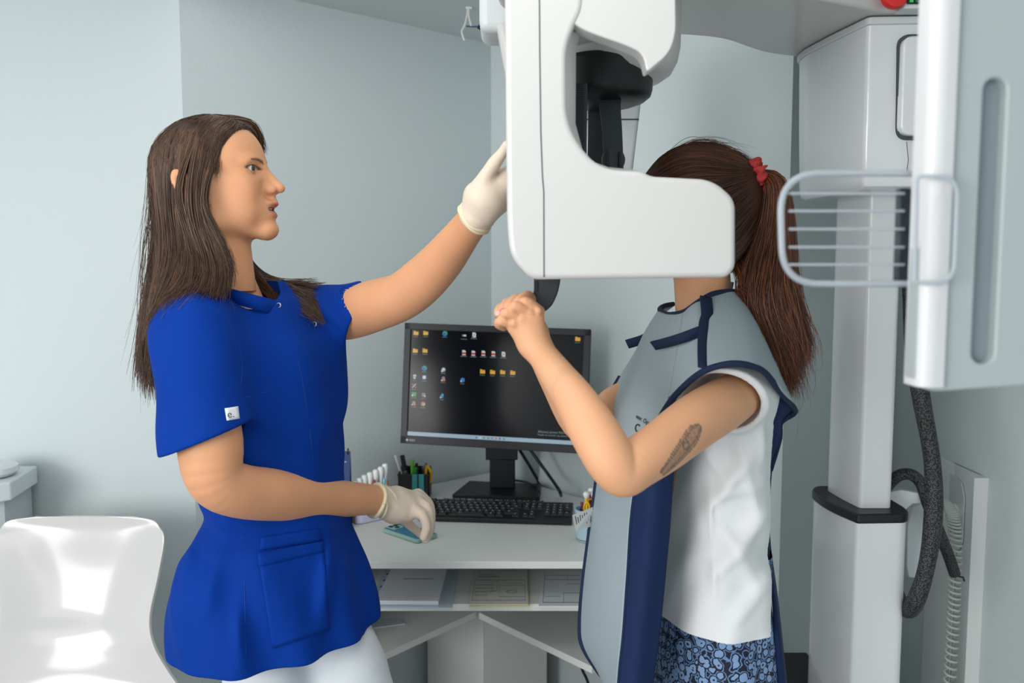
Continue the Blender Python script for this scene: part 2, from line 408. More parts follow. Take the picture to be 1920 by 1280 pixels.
# recessed window of the carriage with its dark seam and inset door
wf = [P(1682, 66, 1.605), P(1800, 66, 1.605), P(1800, 264, 1.615), P(1676, 264, 1.615)]
def lift(pts, dy): return [tuple(np.array(p) + (0, dy, 0)) for p in pts]
def rnd3(pts, r, n=6):
    q = rounded([(p[0], p[2]) for p in pts], r, n); y = np.mean([p[1] for p in pts]); return [(a, y, b) for a, b in q]
MB().prism(lift(rnd3(wf, .022), -.012), (0, .02, 0)).obj('inset_seam', M_SEAM, mach, smooth=False)
wi = [P(1687, 71, 1.6), P(1796, 71, 1.6), P(1796, 259, 1.6), P(1681, 255, 1.6)]
MB().prism(lift(rnd3(wi, .02), -.016), (0, .02, 0)).obj('inset_door', M_GLOSS, mach, bevel=.004)
MB().tube([P(1700, 266, 1.598), P(1703, 300, 1.6), P(1699, 330, 1.61), P(1697, 352, 1.62)], .0007, 6).obj('seam', M_SEAM, mach)
# overhead arm carrying the rotating unit
az = cz1 + .012
arm = rounded([(-.02, 1.62), (.2, 1.72), (.33, 1.735), (.42, 1.76), (.56, 1.90), (.70, 1.93), (.93, 1.93), (.95, 1.57), (.672, 1.583), (.484, 1.49), (.33, 1.36), (.06, 1.30), (-.03, 1.42)],
              [.1, .1, .1, .1, .12, .05, .04, .02, .01, .01, .05, .08, .08], 6)
pl, of = plan(arm, az, az + .12); MB().prism(pl, of).obj('overhead_arm', M_SHELL, mach, bevel=.006)
# control end of the arm, emergency stop and lamp
bt = P(1668, -2, 1.576)
M_RED = mat('red_button', rgb(205, 40, 38), .35)
Mb = Matrix.Translation(V(bt)) @ Matrix.Rotation(math.radians(90), 4, 'X')
def lathM(prof, M, n=28):
    mb = MB(); vs = []
    for r, h in prof:
        for k in range(n):
            a = 2 * math.pi * k / n; vs.append(M @ Vector((r * math.cos(a), r * math.sin(a), h)))
    m = len(prof)
    mb.add(vs, [(i * n + k, i * n + (k + 1) % n, (i + 1) * n + (k + 1) % n, (i + 1) * n + k) for i in range(m - 1) for k in range(n)] + [tuple(range(n - 1, -1, -1)), tuple(range((m - 1) * n, m * n))])
    return mb
bb = lathM([(.014, -.004), (.014, .012), (.023, .014), (.024, .022), (.021, .027), (.01, .029)], Mb).obj('stop_button', M_RED, mach)
lb = MB().box(tuple(P(1694, 16, 1.56)), tuple(np.array(P(1738, -28, 1.58)) + (0, .02, 0))).obj('lamp_panel', M_SHELL2, mach, bevel=.003)
MB().box(tuple(P(1702, 7, 1.556)), tuple(np.array(P(1729, -8, 1.556)) + (0, .008, 0))).obj('lamp_lens', mat('dark_green_lens', rgb(16, 42, 34), .2), lb, bevel=.001)
for k, c in enumerate((rgb(70, 200, 110), rgb(50, 110, 90))):
    MB().box(tuple(P(1706 + 11 * k, 4, 1.554)), tuple(np.array(P(1713 + 11 * k, -4, 1.554)) + (0, .003, 0))).obj('indicator', mat('indicator_green', c, .3), lb, smooth=False)
# rotating unit under the arm: round hub with soft lower edge
hc = P(1163, 60, 1.50); hz = zof(1163, 142, 1.44)
R = .103
prof = [(.045, .0), (.070, .004), (.088, .016), (.098, .035), (R, .06), (R + .001, az - hz - .001)]
MB().lathe((hc[0] + .001, 1.51, hz), prof, 48).obj('rotating_hub', M_SHELL, mach)
# near C-arm: upright and head block, outline in one piece
no = [(946, -75), (949, 250), (951, 420), (957, 484), (996, 524), (1365, 520), (1380, 502), (1380, 374), (1338, 336), (1222, 330), (1204, 320), (1122, 316), (1063, 240), (1062, 92), (1076, 50), (1092, 20), (1100, -75)]
rr = [0, 0, .05, .03, .012, .016, .02, .014, .02, .008, .008, .08, .085, .02, .02, .02, 0]
DN = 1.15
o2 = rounded([(P(x, y, DN)[0], P(x, y, DN)[2]) for x, y in no], rr, 8)
front = [(x, DN, z) for x, z in o2]
arm1 = MB().prism(front, (0, .215, 0)).obj('near_arm', M_SHELL, mach, bevel=.011, bseg=5, angle=30)
# thin panel seam over the upright
MB().tube([P(1011, -60, DN - .0002), P(1012, 100, DN - .0002), P(1014, 250, DN - .0002), P(1017, 330, DN - .0002), P(1019.5, 360, DN - .0002), P(1020, 518, DN - .0002), P(1020, 524, DN + .01)], .0008, 6).obj('seam', M_SEAM, mach)
li = [(1040, 60), (1088, 60), (1080, 95), (1079, 232), (1092, 280), (1112, 303), (1140, 313), (1196, 319), (1196, 345), (1090, 345), (1040, 300)]
li2 = [(1040, 60), (1060, 60), (1056, 95), (1055, 240), (1068, 290), (1096, 317), (1140, 323), (1196, 329), (1196, 345), (1090, 345), (1040, 300)]
vf = [P(x, y, 1.19) for x, y in li]; vb = [P(x, y, DN + .012) for x, y in li2]; n = len(li)
MB().add(vb + vf + [tuple(np.array(q) + (0, .15, 0)) for q in vf], [(i, i + n, (i + 1) % n + n, (i + 1) % n) for i in range(n)] + [(i + n, i + 2 * n, (i + 1) % n + 2 * n, (i + 1) % n + n) for i in range(n)] + [tuple(range(3 * n - 1, 2 * n - 1, -1))]).obj('inner_lining', M_SHELL, mach, angle=60)
# raised facet near the left corner of the head block
fc = [P(958, 300, DN - .0015), P(972, 300, DN - .0015), P(990, 372, DN - .0015), P(990, 512, DN - .0015), P(962, 478, DN - .0015), P(957, 400, DN - .0015)]
# button strip on the inner side of the upright
# bridge from the upright back to the hub
MB().prism([(P(1075, 0, DN)[0], DN + .03, hz + .05), (P(1250, 0, DN)[0], DN + .03, hz + .05), (P(1250, 0, DN)[0], DN + .03, az - .002), (P(1075, 0, DN)[0], DN + .03, az - .002)], (0, .38, 0)).obj('bridge', M_SHELL, mach, bevel=.012, bseg=4)
hp_ = [(1070, -75), (1266, -75), (1268, 62), (1256, 100), (1213, 136), (1206, 100), (1172, 84), (1130, 70), (1094, 56), (1070, 40)]
hr_ = rounded([(P(x, y, DN + .003)[0], P(x, y, DN + .003)[2]) for x, y in hp_], [0, 0, .03, .02, .006, .012, .03, .03, .03, 0], 6)
MB().prism([(x, DN + .003, z) for x, z in hr_], (0, .035, 0)).obj('hub_cover', M_SHELL, mach, bevel=.012, bseg=4, angle=30)
# far side: cover left of the upright and the far x-ray head
def boxp(name, x0, y0, x1, y1, D, dep, m, r=.012, parent=mach, bev=.006):
    a = P(x0, y0, D); b = P(x1, y1, D); poly = rounded([(a[0], a[2]), (b[0], a[2]), (b[0], b[2]), (a[0], b[2])], r, 6)
    return MB().prism([(x, D, z) for x, z in poly], (0, dep, 0)).obj(name, m, parent, bevel=bev, bseg=4)
boxp('rear_cover', 898, -60, 1080, 58, 1.62, .12, M_SHELL2, .022, bev=.015)
q = [(930, 40), (1030, 40), (1030, 200), (962, 200), (944, 120)]
MB().prism([(P(x, y, 1.60)[0], 1.60, P(x, y, 1.60)[2]) for x, y in q], (0, .08, 0)).obj('rear_cover', M_SHELL, mach, bevel=.012, bseg=4)
fo = [(1095, 100), (1205, 100), (1203, 190), (1197, 238), (1186, 330), (1176, 430), (1095, 430)]
o3 = rounded([(P(x, y, 1.80)[0], P(x, y, 1.80)[2]) for x, y in fo], [0, 0, 0, 0, .01, .02, .02], 5)
MB().prism([(x, 1.80, z) for x, z in o3], (0, .14, 0)).obj('far_arm', M_SHELL2, mach, bevel=.008, bseg=4)
MB().prism([(P(x, y, 1.799)[0], 1.7985, P(x, y, 1.799)[2]) for x, y in ((1095, 222.5), (1198, 222.5), (1198, 225), (1095, 225))], (0, .004, 0)).obj('seam', M_SEAM, mach, smooth=False)
MB().box((P(1100, 100, 1.80)[0], 1.72, zof(1100, 110, 1.80)), (P(1200, 100, 1.80)[0], 1.93, az - .002)).obj('far_arm_bridge', M_SHELL2, mach, bevel=.008)
# black head support with its hanging temple straps
bz0 = zof(1140, 176, 1.42); bz1 = zof(1140, 93, 1.42)
Rb = .085; bc = (P(1130, 140, 1.50)[0], 1.50)
prof = [(.055, -.004), (.072, .002), (.082, .010), (Rb, .020), (Rb + .001, bz1 - bz0 - .008), (Rb - .006, bz1 - bz0)]
hs = MB().lathe((bc[0], bc[1], bz0), prof, 48).obj('head_support', M_BLACK, mach)
boxp('support_cap', 1199, 110, 1210, 186, 1.475, .06, M_BLACK, .006, parent=hs, bev=.004)
def strap(name, pts, w, m, th=.003):
    p = crom(pts, 24); vs = []
    wd = np.interp(np.linspace(0, 1, 24), np.linspace(0, 1, len(w)), w)
    for i in range(24): vs += [tuple(p[i] + (-wd[i], 0, 0)), tuple(p[i] + (wd[i], 0, 0))]
    return mobj(name, vs, [(2 * i, 2 * i + 1, 2 * i + 3, 2 * i + 2) for i in range(23)], m, mach, solid=th, bevel=.0008, angle=60)
strap('temple_strap', [P(1146, 165, 1.46), P(1144, 200, 1.445), P(1148, 250, 1.438), P(1151, 330, 1.437)], [.0195, .0175, .0165, .0165], mat('strap_charcoal', rgb(50, 58, 64), .5))
strap('temple_strap', [P(1121, 180, 1.57), P(1120, 240, 1.575), P(1118, 300, 1.57), P(1117, 340, 1.57)], [.018, .017, .016, .015], mat('strap_black', rgb(27, 30, 34), .5))
clipc = P(1150, 300, 1.43)
Mc = Matrix.Translation(V(clipc)) @ Matrix.Rotation(math.radians(90), 4, 'X')
lathM([(.0185, -.003), (.0195, 0), (.019, .005), (.012, .0065)], Mc).obj('strap_clip', mat('clip_grey', rgb(58, 66, 72), .45), mach)
for dx in (-.0125, .0075):
    MB().box((clipc[0] + dx, 1.418, clipc[2] - .012), (clipc[0] + dx + .004, 1.427, clipc[2] + .012)).obj('clip_ridge', M_BLACK, mach, bevel=.001)
gp = boxp('grille_panel', 1060, 155, 1100, 330, 1.385, .02, mat('grille_grey', rgb(58, 68, 76), .55), .003, bev=.001)
for i in range(46):
    z = float(P(1080, 157, 1.384)[2]) - i * .0033
    if z > P(1080, 325, 1.384)[2]: MB().box((P(1079, 0, 1.384)[0], 1.3835, z - .001), (P(1097, 0, 1.384)[0], 1.386, z)).obj('grille_line', M_BLACK, gp, smooth=False)
# chin support below the block and the grip held in both hands
cp = [(1002, 500), (1002, 548), (996, 562), (998, 575), (1008, 582), (1022, 585), (1036, 572), (1046, 550), (1051, 527), (1052, 500)]
o4 = [(P(x, y, 1.33)[0], P(x, y, 1.33)[2]) for x, y in cp]
chin = MB().prism([(x, 1.33, z) for x, z in rounded(o4, .006, 4)], (0, .035, 0)).obj('chin_support', M_CHAR, mach, bevel=.004, bseg=3)
MB().prism([(P(x, y, 1.33)[0], 1.328, P(x, y, 1.33)[2]) for x, y in ((1003, 526), (1008, 526), (1008, 546), (1003, 546))], (0, .004, 0)).obj('slot', M_BLACK, chin, smooth=False)
MB().tube([P(1014, 572, 1.345), P(985, 590, 1.325), P(940, 598, 1.30), P(933, 597, 1.297)], [.008, .0085, .0085, .006], 14).obj('hand_grip', M_BLACK, mach)
# cephalostat panel close to the camera on the right, with its slot
PD = .80
po = [(1744, -60), (2060, -60), (2060, 712), (1738, 733), (1716, 722)]
x0 = P(1741, 0, PD + .024)[0]
def PP(x, y): return (P(x, y, PD)[0], P(x, y, PD)[2])
pz0 = P(1735, 733, PD)[2]
# outer outline (x, z) and slot outline, plate front rises with a rounded left rim
panel_out = rounded([(x0 - .0075, P(0, -70, PD)[2]), (x0 + .20, P(0, -70, PD)[2]), (x0 + .20, pz0 + .012), (x0 + .008, pz0 - .001), (x0 - .009, pz0 + .006)], [0, 0, .02, .008, .012], 6)
zt_, zb_ = P(1872, 146, PD)[2], P(1843, 682, PD)[2]; sx = P(1868, 150, PD)[0]
sxb = P(1843, 680, PD)[0]; sw = .0105
slot = []
for k in range(13):
    a = math.pi * k / 12; slot.append((sx + sw * math.cos(a), zt_ - sw + sw * math.sin(a)))
for k in range(13):
    a = math.pi + math.pi * k / 12; slot.append((sxb + sw * math.cos(a), zb_ + sw + sw * math.sin(a)))
def slab_with_hole(outer, hole, y0, y1):
    bm = bmesh.new()
    for y in (y0,):
        vo = [bm.verts.new((x, y, z)) for x, z in outer]; vh = [bm.verts.new((x, y, z)) for x, z in hole]
        es = [bm.edges.new((vo[i], vo[(i + 1) % len(vo)])) for i in range(len(vo))] + [bm.edges.new((vh[i], vh[(i + 1) % len(vh)])) for i in range(len(vh))]
        bmesh.ops.triangle_fill(bm, use_beauty=True, use_dissolve=False, edges=es)
    r = bmesh.ops.extrude_face_region(bm, geom=list(bm.faces))
    bmesh.ops.translate(bm, vec=(0, y1 - y0, 0), verts=[g for g in r['geom'] if isinstance(g, bmesh.types.BMVert)])
    bmesh.ops.recalc_face_normals(bm, faces=bm.faces); bmesh.ops.dissolve_limit(bm, angle_limit=.01, verts=bm.verts, edges=bm.edges)
    v = [tuple(a.co) for a in bm.verts]; bm.verts.index_update(); f = [tuple(a.index for a in q.verts) for q in bm.faces]; bm.free(); return v, f
v, f = slab_with_hole(panel_out, slot, PD, PD + .024)
M_PANEL = mat('panel_grey_white', rgb(162, 172, 172), .4)
panel = mobj('sensor_panel', v, f, M_PANEL, mach, angle=30, bevel=.003, bseg=4)
MB().box((sxb - .02, PD + .012, zb_ - .005), (sx + .02, PD + .022, zt_ + .005)).obj('slot_floor', mat('slot_grey', rgb(128, 142, 147), .5), panel, smooth=False)
# bright rounded rim along the left side of the panel
rim = rounded([(x0 - .0085, PD - .002), (x0 + .001, PD - .008), (x0 + .016, PD - .006), (x0 + .016, PD + .026), (x0 - .0085, PD + .026)], [.007, .008, .002, .001, .002], 5)
MB().prism([(a, b, pz0 + .004) for a, b in rim], (0, 0, P(0, -70, PD)[2] - pz0 - .005)).obj('edge_rim', mat('rim_white', rgb(206, 207, 208), .35), panel, bevel=.004)
# arm that carries the panel (above the frame, back to the overhead arm)
zpa = P(0, -70, PD)[2]
MB().prism([(x0 + .06, PD + .002, zpa - .002), (x0 + .19, PD + .002, zpa - .002), (1.06, 1.60, zpa - .002), (.93, 1.60, zpa - .002)], (0, 0, .09)).obj('panel_arm', M_SHELL, mach, bevel=.006)
MB().prism([(.935, 1.57, zpa - .002), (1.055, 1.57, zpa - .002), (1.055, 1.70, zpa - .002), (.935, 1.70, zpa - .002)], (0, 0, az + .02 - zpa)).obj('panel_arm_post', M_SHELL, mach, bevel=.006)
# clear tray beside the panel
M_CLEAR = mat('clear_acrylic', (1, 1, 1, 1), .06, trans=1.0, ior=1.12, spec=.4)
M_FROST = mat('frosted_acrylic_edge', rgb(205, 213, 220), .3, trans=.55, ior=1.3)
TD = .83
to = rounded([PPx for PPx in [(P(x, y, TD)[0], P(x, y, TD)[2]) for x, y in ((1464, 324), (1736, 324), (1736, 532), (1470, 532))]], [.04, .012, .012, .036], 10)
tray = MB().prism([(x, TD + .006, z) for x, z in to], (0, .0025, 0)).obj('clear_tray', M_CLEAR, mach, smooth=False)
loop = [(x, TD + .004, z) for x, z in to]
MB().tube(loop + loop[:1], .0032, 8, cap=False).obj('tray_rim', M_FROST, tray, angle=180)
for yy in (362, 395, 429, 463, 496):
    a = P(1482, yy, TD - .001); b = P(1700, yy, TD - .001)
    MB().box((a[0], TD + .002, a[2] - .0012), (b[0], TD + .0055, a[2] + .0012)).obj('tray_rib', M_FROST, tray, bevel=.0008)
MB().prism([(P(x, y, TD)[0], TD + .012, P(x, y, TD)[2]) for x, y in ((1698, 350), (1721, 350), (1718, 528), (1692, 528))], (0, .01, 0)).obj('tray_holder', mat('holder_dark', rgb(48, 60, 68), .4), tray, bevel=.002)
# small clear end loop in front of the panel
e2p = rounded([(P(x, y, PD - .02)[0], P(x, y, PD - .02)[2]) for x, y in ((1722, 330), (1800, 330), (1792, 530), (1718, 530))], [.004, .02, .02, .004], 8)
MB().tube([(x, PD - .0165, z) for x, z in e2p] + [(e2p[0][0], PD - .0165, e2p[0][1])], .0022, 8, cap=False).obj('tray_rim', M_FROST, tray, angle=180)
# braided hose
def braid_mat():
    m = mat('braided_black_sleeve', rgb(22, 23, 25), .55); nt = m.node_tree; N = nt.nodes; L = nt.links
    vv = N.new('ShaderNodeTexVoronoi'); vv.inputs['Scale'].default_value = 330; tc = N.new('ShaderNodeTexCoord'); L.new(tc.outputs['Object'], vv.inputs['Vector'])
    cr = N.new('ShaderNodeValToRGB'); cr.color_ramp.elements[0].position = .35; cr.color_ramp.elements[0].color = rgb(70, 72, 74); cr.color_ramp.elements[1].position = .6; cr.color_ramp.elements[1].color = rgb(15, 16, 18)
    L.new(vv.outputs['Distance'], cr.inputs[0]); L.new(cr.outputs[0], N['Principled BSDF'].inputs['Base Color'])
    b = N.new('ShaderNodeBump'); b.inputs['Distance'].default_value = .001; L.new(vv.outputs['Distance'], b.inputs['Height']); L.new(b.outputs[0], N['Principled BSDF'].inputs['Normal']); return m
M_BRAID = braid_mat()
hp = [P(1712, 345, 1.72), P(1706, 450, 1.71), P(1708, 560, 1.70), P(1713, 650, 1.69), P(1728, 750, 1.67), P(1746, 850, 1.66), P(1751, 930, 1.65), P(1746, 1010, 1.64), P(1733, 1080, 1.64), P(1715, 1130, 1.65), P(1700, 1143, 1.70), P(1684, 1120, 1.78), P(1672, 1090, 1.83)]
MB().tube(crom(hp, 90), [.0165 + .001 * math.sin(i * .3) for i in range(90)], 14).obj('cable_hose', M_BRAID, mach, angle=180)
hp = [P(1660, 915, 1.80), P(1682, 893, 1.80), P(1706, 889, 1.80), P(1726, 905, 1.80), P(1740, 945, 1.79), P(1758, 990, 1.80), P(1778, 1040, 1.84), P(1790, 1075, 1.86)]
MB().tube(crom(hp, 60), .0125, 14).obj('cable_hose', M_BRAID, mach, angle=180)

# ------------------------------------------------------------------ tall white wall post with bolt and bracket
post = empty('wall_post', (1.07, 2.05, 0), 'tall white metal post standing at the right wall behind the black hose', 'post')
fp = P(1764, 849, 2.2); np_ = P(1827, 897, 1.934); rp = P(1868, 896, 1.934)
zp1 = float(fp[2])
MB().prism([(fp[0], 2.2, 0.0), (np_[0], 1.934, 0.0), (rp[0] - .002, 1.934, 0.0), (1.097, 1.96, 0.0), (1.097, 2.2, 0.0)], (0, 0, zp1)).obj('body', M_TRIM, post, smooth=False)
def on_left(t, dz, out=0):
    """a point on the left face of the post, t from far to near"""
    p = fp * (1 - t) + np.array([np_[0], 1.934, fp[2]]) * t; p = np.array([p[0], p[1], zp1 - dz]); n = np.array([-.977, -.21, 0]); return p + n * out
for t0, t1, z0_, z1_ in ((.30, .80, .03, .20),):
    q = [on_left(t0, z0_, .001), on_left(t1 - .1, z0_, .001), on_left(t1, z0_ + .03, .001), on_left(t1, z1_ - .03, .001), on_left(t1 - .1, z1_, .001), on_left(t0, z1_, .001)]
    MB().prism(q, np.array([-.977, -.21, 0]) * .004).obj('mounting_plate', M_GLOSS, post, bevel=.001)
bp = on_left(.62, .105, .005)
Mt = Matrix.Translation(V(bp)) @ V((-.977, -.21, 0)).to_track_quat('Z', 'Y').to_matrix().to_4x4()
lathM([(.017, 0), (.017, .008), (.013, .01), (.013, .03), (.010, .036), (.004, .038)], Mt, 20).obj('bolt_cap', M_TRIM, post)
bp = on_left(.08, .035, .001); Mt = Matrix.Translation(V(bp)) @ V((-.977, -.21, 0)).to_track_quat('Z', 'Y').to_matrix().to_4x4()
lathM([(.010, 0), (.010, .01), (.006, .011), (.006, .034), (.003, .035)], Mt, 12).obj('screw', mat('steel', rgb(120, 125, 128), .35, 1), post)
MB().prism([on_left(.52, .14, .002), on_left(.62, .14, .002), on_left(.62, 1.2, .002), on_left(.52, 1.2, .002)], np.array([-.977, -.21, 0]) * .004).obj('rail', M_SHELL2, post, smooth=False)
# bracket between column and post
br = MB()
br.prism([P(1668, 922, 1.80), P(1690, 918, 1.80), P(1740, 928, 1.80), P(1740, 943, 1.80), P(1712, 944, 1.80), P(1698, 956, 1.80), P(1668, 940, 1.80)], (0, .02, 0))
br.obj('bracket', M_GLOSS, mach, bevel=.002)
ar = [P(1740, 940, 1.84), P(1712, 952, 1.84), P(1702, 985, 1.84), P(1700, 1060, 1.84), P(1704, 1082, 1.84), P(1722, 1084, 1.84), P(1726, 1070, 1.84), P(1728, 1040, 1.84), P(1735, 1000, 1.84)]
MB().prism(ar, (0, .02, 0)).obj('bracket_plate', M_SHELL2, mach, bevel=.002)
# coiled cord hanging down the post
pts = []
path = crom([P(1770, 936, 1.95), P(1782, 955, 1.93), P(1791, 1000, 1.92), P(1790, 1090, 1.92), P(1786, 1180, 1.92), P(1780, 1290, 1.92), P(1779, 1420, 1.92)], 50 * 14)
for i, p in enumerate(path):
    a = i / 14 * 2 * math.pi; r = .0125 * min(1, .4 + i / 200); pts.append(p + np.array([r * math.cos(a) - .0, r * math.sin(a) * .8, .001 * math.sin(a)]))
cc = MB().tube(pts, .0030, 6).obj('coiled_cord', mat('pale_grey_green_cord', rgb(186, 192, 184), .45), angle=180)
tag(cc, 'pale grey coiled cord hanging in front of the tall white wall post', 'cord')
tie = MB().tube([P(1783, 1078, 1.90), P(1795, 1080, 1.895), P(1806, 1082, 1.89), P(1808, 1089, 1.89)], .0022, 6).obj('cable_tie', M_BLACK, mach)
# black floor box behind the woman in the apron
fb = MB().prism([P(1458, 1238, 2.02), P(1492, 1238, 2.02), P(1520, 1275, 1.80), P(1440, 1275, 1.80)], (0, 0, -.02))
bx0 = P(1455, 1240, 1.95); bx1 = P(1512, 1268, 1.80)
kk = MB().box((bx0[0] - .02, 1.78, .0), (bx0[0] + .09, 2.0, float(bx0[2]))).obj('floor_cabinet', M_BLACK, bevel=.003)
tag(kk, 'low black box standing on the floor between the apron and the machine column', 'box')
# ------------------------------------------------------------------ loose lamp wires hanging from the ceiling
CW = PZ(880, 14, CH)
wires = empty('ceiling_wires', (CW[0], CW[1], CH), 'loose white and black wires hanging from the ceiling near the corner', 'wires')
wd = CW[1]
MB().box((CW[0] - .010, wd - .008, CH - .005), (CW[0] + .008, wd + .008, CH)).obj('wire_plate', M_TRIM, wires, bevel=.001)
M_WIRE = mat('wire_white', rgb(214, 214, 206), .5)
MB().tube(crom([P(878, 12, wd), P(876, 28, wd), P(871, 48, wd), P(866, 58, wd), P(868, 68, wd), P(871, 76, wd)], 20), .0032, 8).obj('white_wire', M_WIRE, wires)
MB().tube(crom([P(880, 12, wd), P(879, 28, wd), P(882, 42, wd), P(884, 49, wd)], 14), .0032, 8).obj('white_wire', M_WIRE, wires)
MB().tube([P(874, 49, wd), P(884, 50, wd), P(897, 50, wd)], .0024, 8).obj('blue_wire', mat('wire_blue', rgb(40, 90, 130), .5), wires)
MB().tube([P(896, 50, wd), P(903, 53, wd), P(909, 56, wd)], .0058, 10).obj('black_connector', M_BLACK, wires)
# ------------------------------------------------------------------ people: shared head
f32 = np.float32
def head_field(O, s, tilt=0.0, open_mouth=True, neck=(6, 18, 53, 55)):
    """O = local origin (the point above the ear, mid plane), s = +1 facing +x, -1 facing -x; local unit mm"""
    def prims():
        E = lambda c, r, R=None: ell(c, r, R); C = cone
        return E, C
    E, C = prims()
    sym = [1, -1]
    ct, st = math.cos(tilt), math.sin(tilt)
    def f(X, Y, Z):
        x0 = (X - f32(O[0])) * f32(1000 * s); z0 = (Z - f32(O[2])) * f32(1000); y = (Y - f32(O[1])) * f32(1000)
        x = ct * x0 + st * z0; z = -st * x0 + ct * z0
        ya = np.abs(y)
        r = E((-15, 0, 22), (95, 73, 88))(x, y, z)
        r = smin(r, E((28, 0, 42), (60, 62, 62))(x, y, z), 30)
        r = smin(r, E((38, 0, -12), (57, 58, 92))(x, y, z), 25)
        r = smin(r, C((20, 50, -80), (92, 10, -92), 12, 15)(x, ya, z), 24)
        r = smin(r, C((18, 50, -78), (10, 58, -10), 13, 12)(x, ya, z), 30)
        r = smin(r, E((102, 0, -88), (15.5, 19, 15))(x, y, z), 14)
        r = smin(r, E((62, 42, -20), (26, 18, 24))(x, ya, z), 26)
        r = smin(r, E((60, 36, -55), (30, 20, 26))(x, ya, z), 26)
        r = smin(r, E((84, 0, -54), (27, 31, 28))(x, y, z), 18)
        r = smin(r, E((73, 26, 33), (16, 24, 8))(x, ya, z), 14)
        # eye sockets, nose
        r = smax(r, -E((95, 33, 19), (17, 16, 11))(x, ya, z), 12)
        r = smin(r, C((88, 0, 27), (117, 0, -7), 7.0, 8.0)(x, y, z), 12)
        r = smin(r, C((84, 0, 18), (100, 0, -14), 12.0, 14.0)(x, y, z), 8)
        r = smin(r, E((121.5, 0, -12.5), (10, 9.5, 9))(x, y, z), 6)
        r = smin(r, E((107, 12, -16), (11.5, 6.5, 8))(x, ya, z), 5)
        r = smax(r, -E((114, 7.5, -24.5), (6.0, 3.2, 4))(x, ya, z), 3)
        r = smin(r, C((103, 0, -20), (110, 0, -36), 7, 6)(x, y, z), 9)
        # lips
        r = smin(r, E((104, 0, -41), (14.0, 20, 6.4))(x, y, z), 6)
        r = smin(r, E((102, 0, -62), (13.5, 18, 6.6))(x, y, z), 6)
        r = smax(r, -E((112, 0, -51.5), (17, 20, 2.4 if open_mouth else 1.4))(x, y, z), 3)
        # eyelids: shell over the ball with a slit
        lid = E((74, 31, 20), (14.0, 14.0, 13.4))(x, ya, z)
        lid = smax(lid, -E((92, 34, 20.2), (22, 15.5, 5.0))(x, ya, z), 1.5)
        r = smin(r, lid, 4)
        r = smax(r, -E((74, 31, 20), (12.2, 12.2, 12.2))(x, ya, z), 1)
        # ear
        xe = .88 * (x + 27) + .47 * (z + 14); ze = -.47 * (x + 27) + .88 * (z + 14)
        e = E((0, 77, 0), (17, 8, 31))(xe, ya, ze); e = smax(e, -E((3, 86, 2), (10, 7, 20))(xe, ya, ze), 4)
        e = smin(e, E((-12, 76, -40), (9, 6, 9))(x, ya, z), 8); r = smin(r, e, 6)
        # neck
        r = smin(r, C((neck[0], 0, -70), (neck[1], 0, -215), neck[2], neck[3])(x, y, z), 15)
        return r * f32(.001)
    return f
def skin_col(v, base, O=None, s=1, lips=None, tilt=0):
    rs = np.random.RandomState(3)
    c = np.tile(np.array(base[:3], np.float32), (len(v), 1))
    n = np.sin(v[:, 0] * 61 + 1.3) * np.sin(v[:, 1] * 53) * np.sin(v[:, 2] * 47 + .7)
    c *= (1 + .05 * n)[:, None]
    if O is not None:
        ct, st = math.cos(tilt), math.sin(tilt)
        x0 = (v[:, 0] - O[0]) * 1000 * s; z0 = (v[:, 2] - O[2]) * 1000; y = np.abs(v[:, 1] - O[1]) * 1000
        x = ct * x0 + st * z0; z = -st * x0 + ct * z0
        def blob(cx, cy, cz, rx, ry, rz): return np.exp(-(((x - cx) / rx) ** 2 + ((y - cy) / ry) ** 2 + ((z - cz) / rz) ** 2) * 1.2)
        def mix(w_, col):
            nonlocal c
            w_ = np.clip(w_, 0, 1)[:, None]; c = c * (1 - w_) + np.array(col[:3]) * w_
        mix(.45 * blob(66, 46, -18, 24, 20, 20), rgb(222, 138, 112))
        mix(.35 * blob(120, 0, -14, 12, 14, 10), rgb(214, 134, 108))
        up = (np.abs((x - 106) / 14) < 1) * np.exp(-(((y) / 19) ** 4 + ((z + 43.5) / 4.6) ** 4)) ; lo = (x > 92) * np.exp(-((y / 17) ** 4 + ((z + 60) / 5.6) ** 4))
        mix(.85 * up + .8 * lo, rgb(176, 96, 86))
        ins = (x < 113) * (x > 60) * (y < 20) * np.exp(-((z + 51.5) / 3.6) ** 4); mix(.8 * ins * (y < 19), rgb(90, 40, 36))
        # eyebrow and lid lines
        t = (y - 12) / 34.; zb = 32 + 4.0 * np.sin(np.clip(t, 0, 1) * 2.4)
        mix(.85 * (t > 0) * (t < 1) * (x > 40) * np.exp(-((z - zb) / (3.6 - 2.2 * np.clip(t, 0, 1))) ** 4), rgb(66, 44, 34))
        q = np.sqrt(((y - 33) / 15.5) ** 2 + ((z - 20.2) / 5.6) ** 2); mix(.9 * (x > 68) * np.exp(-((q - 1.05) / .20) ** 2) * (z > 19), rgb(50, 32, 26))
    return c
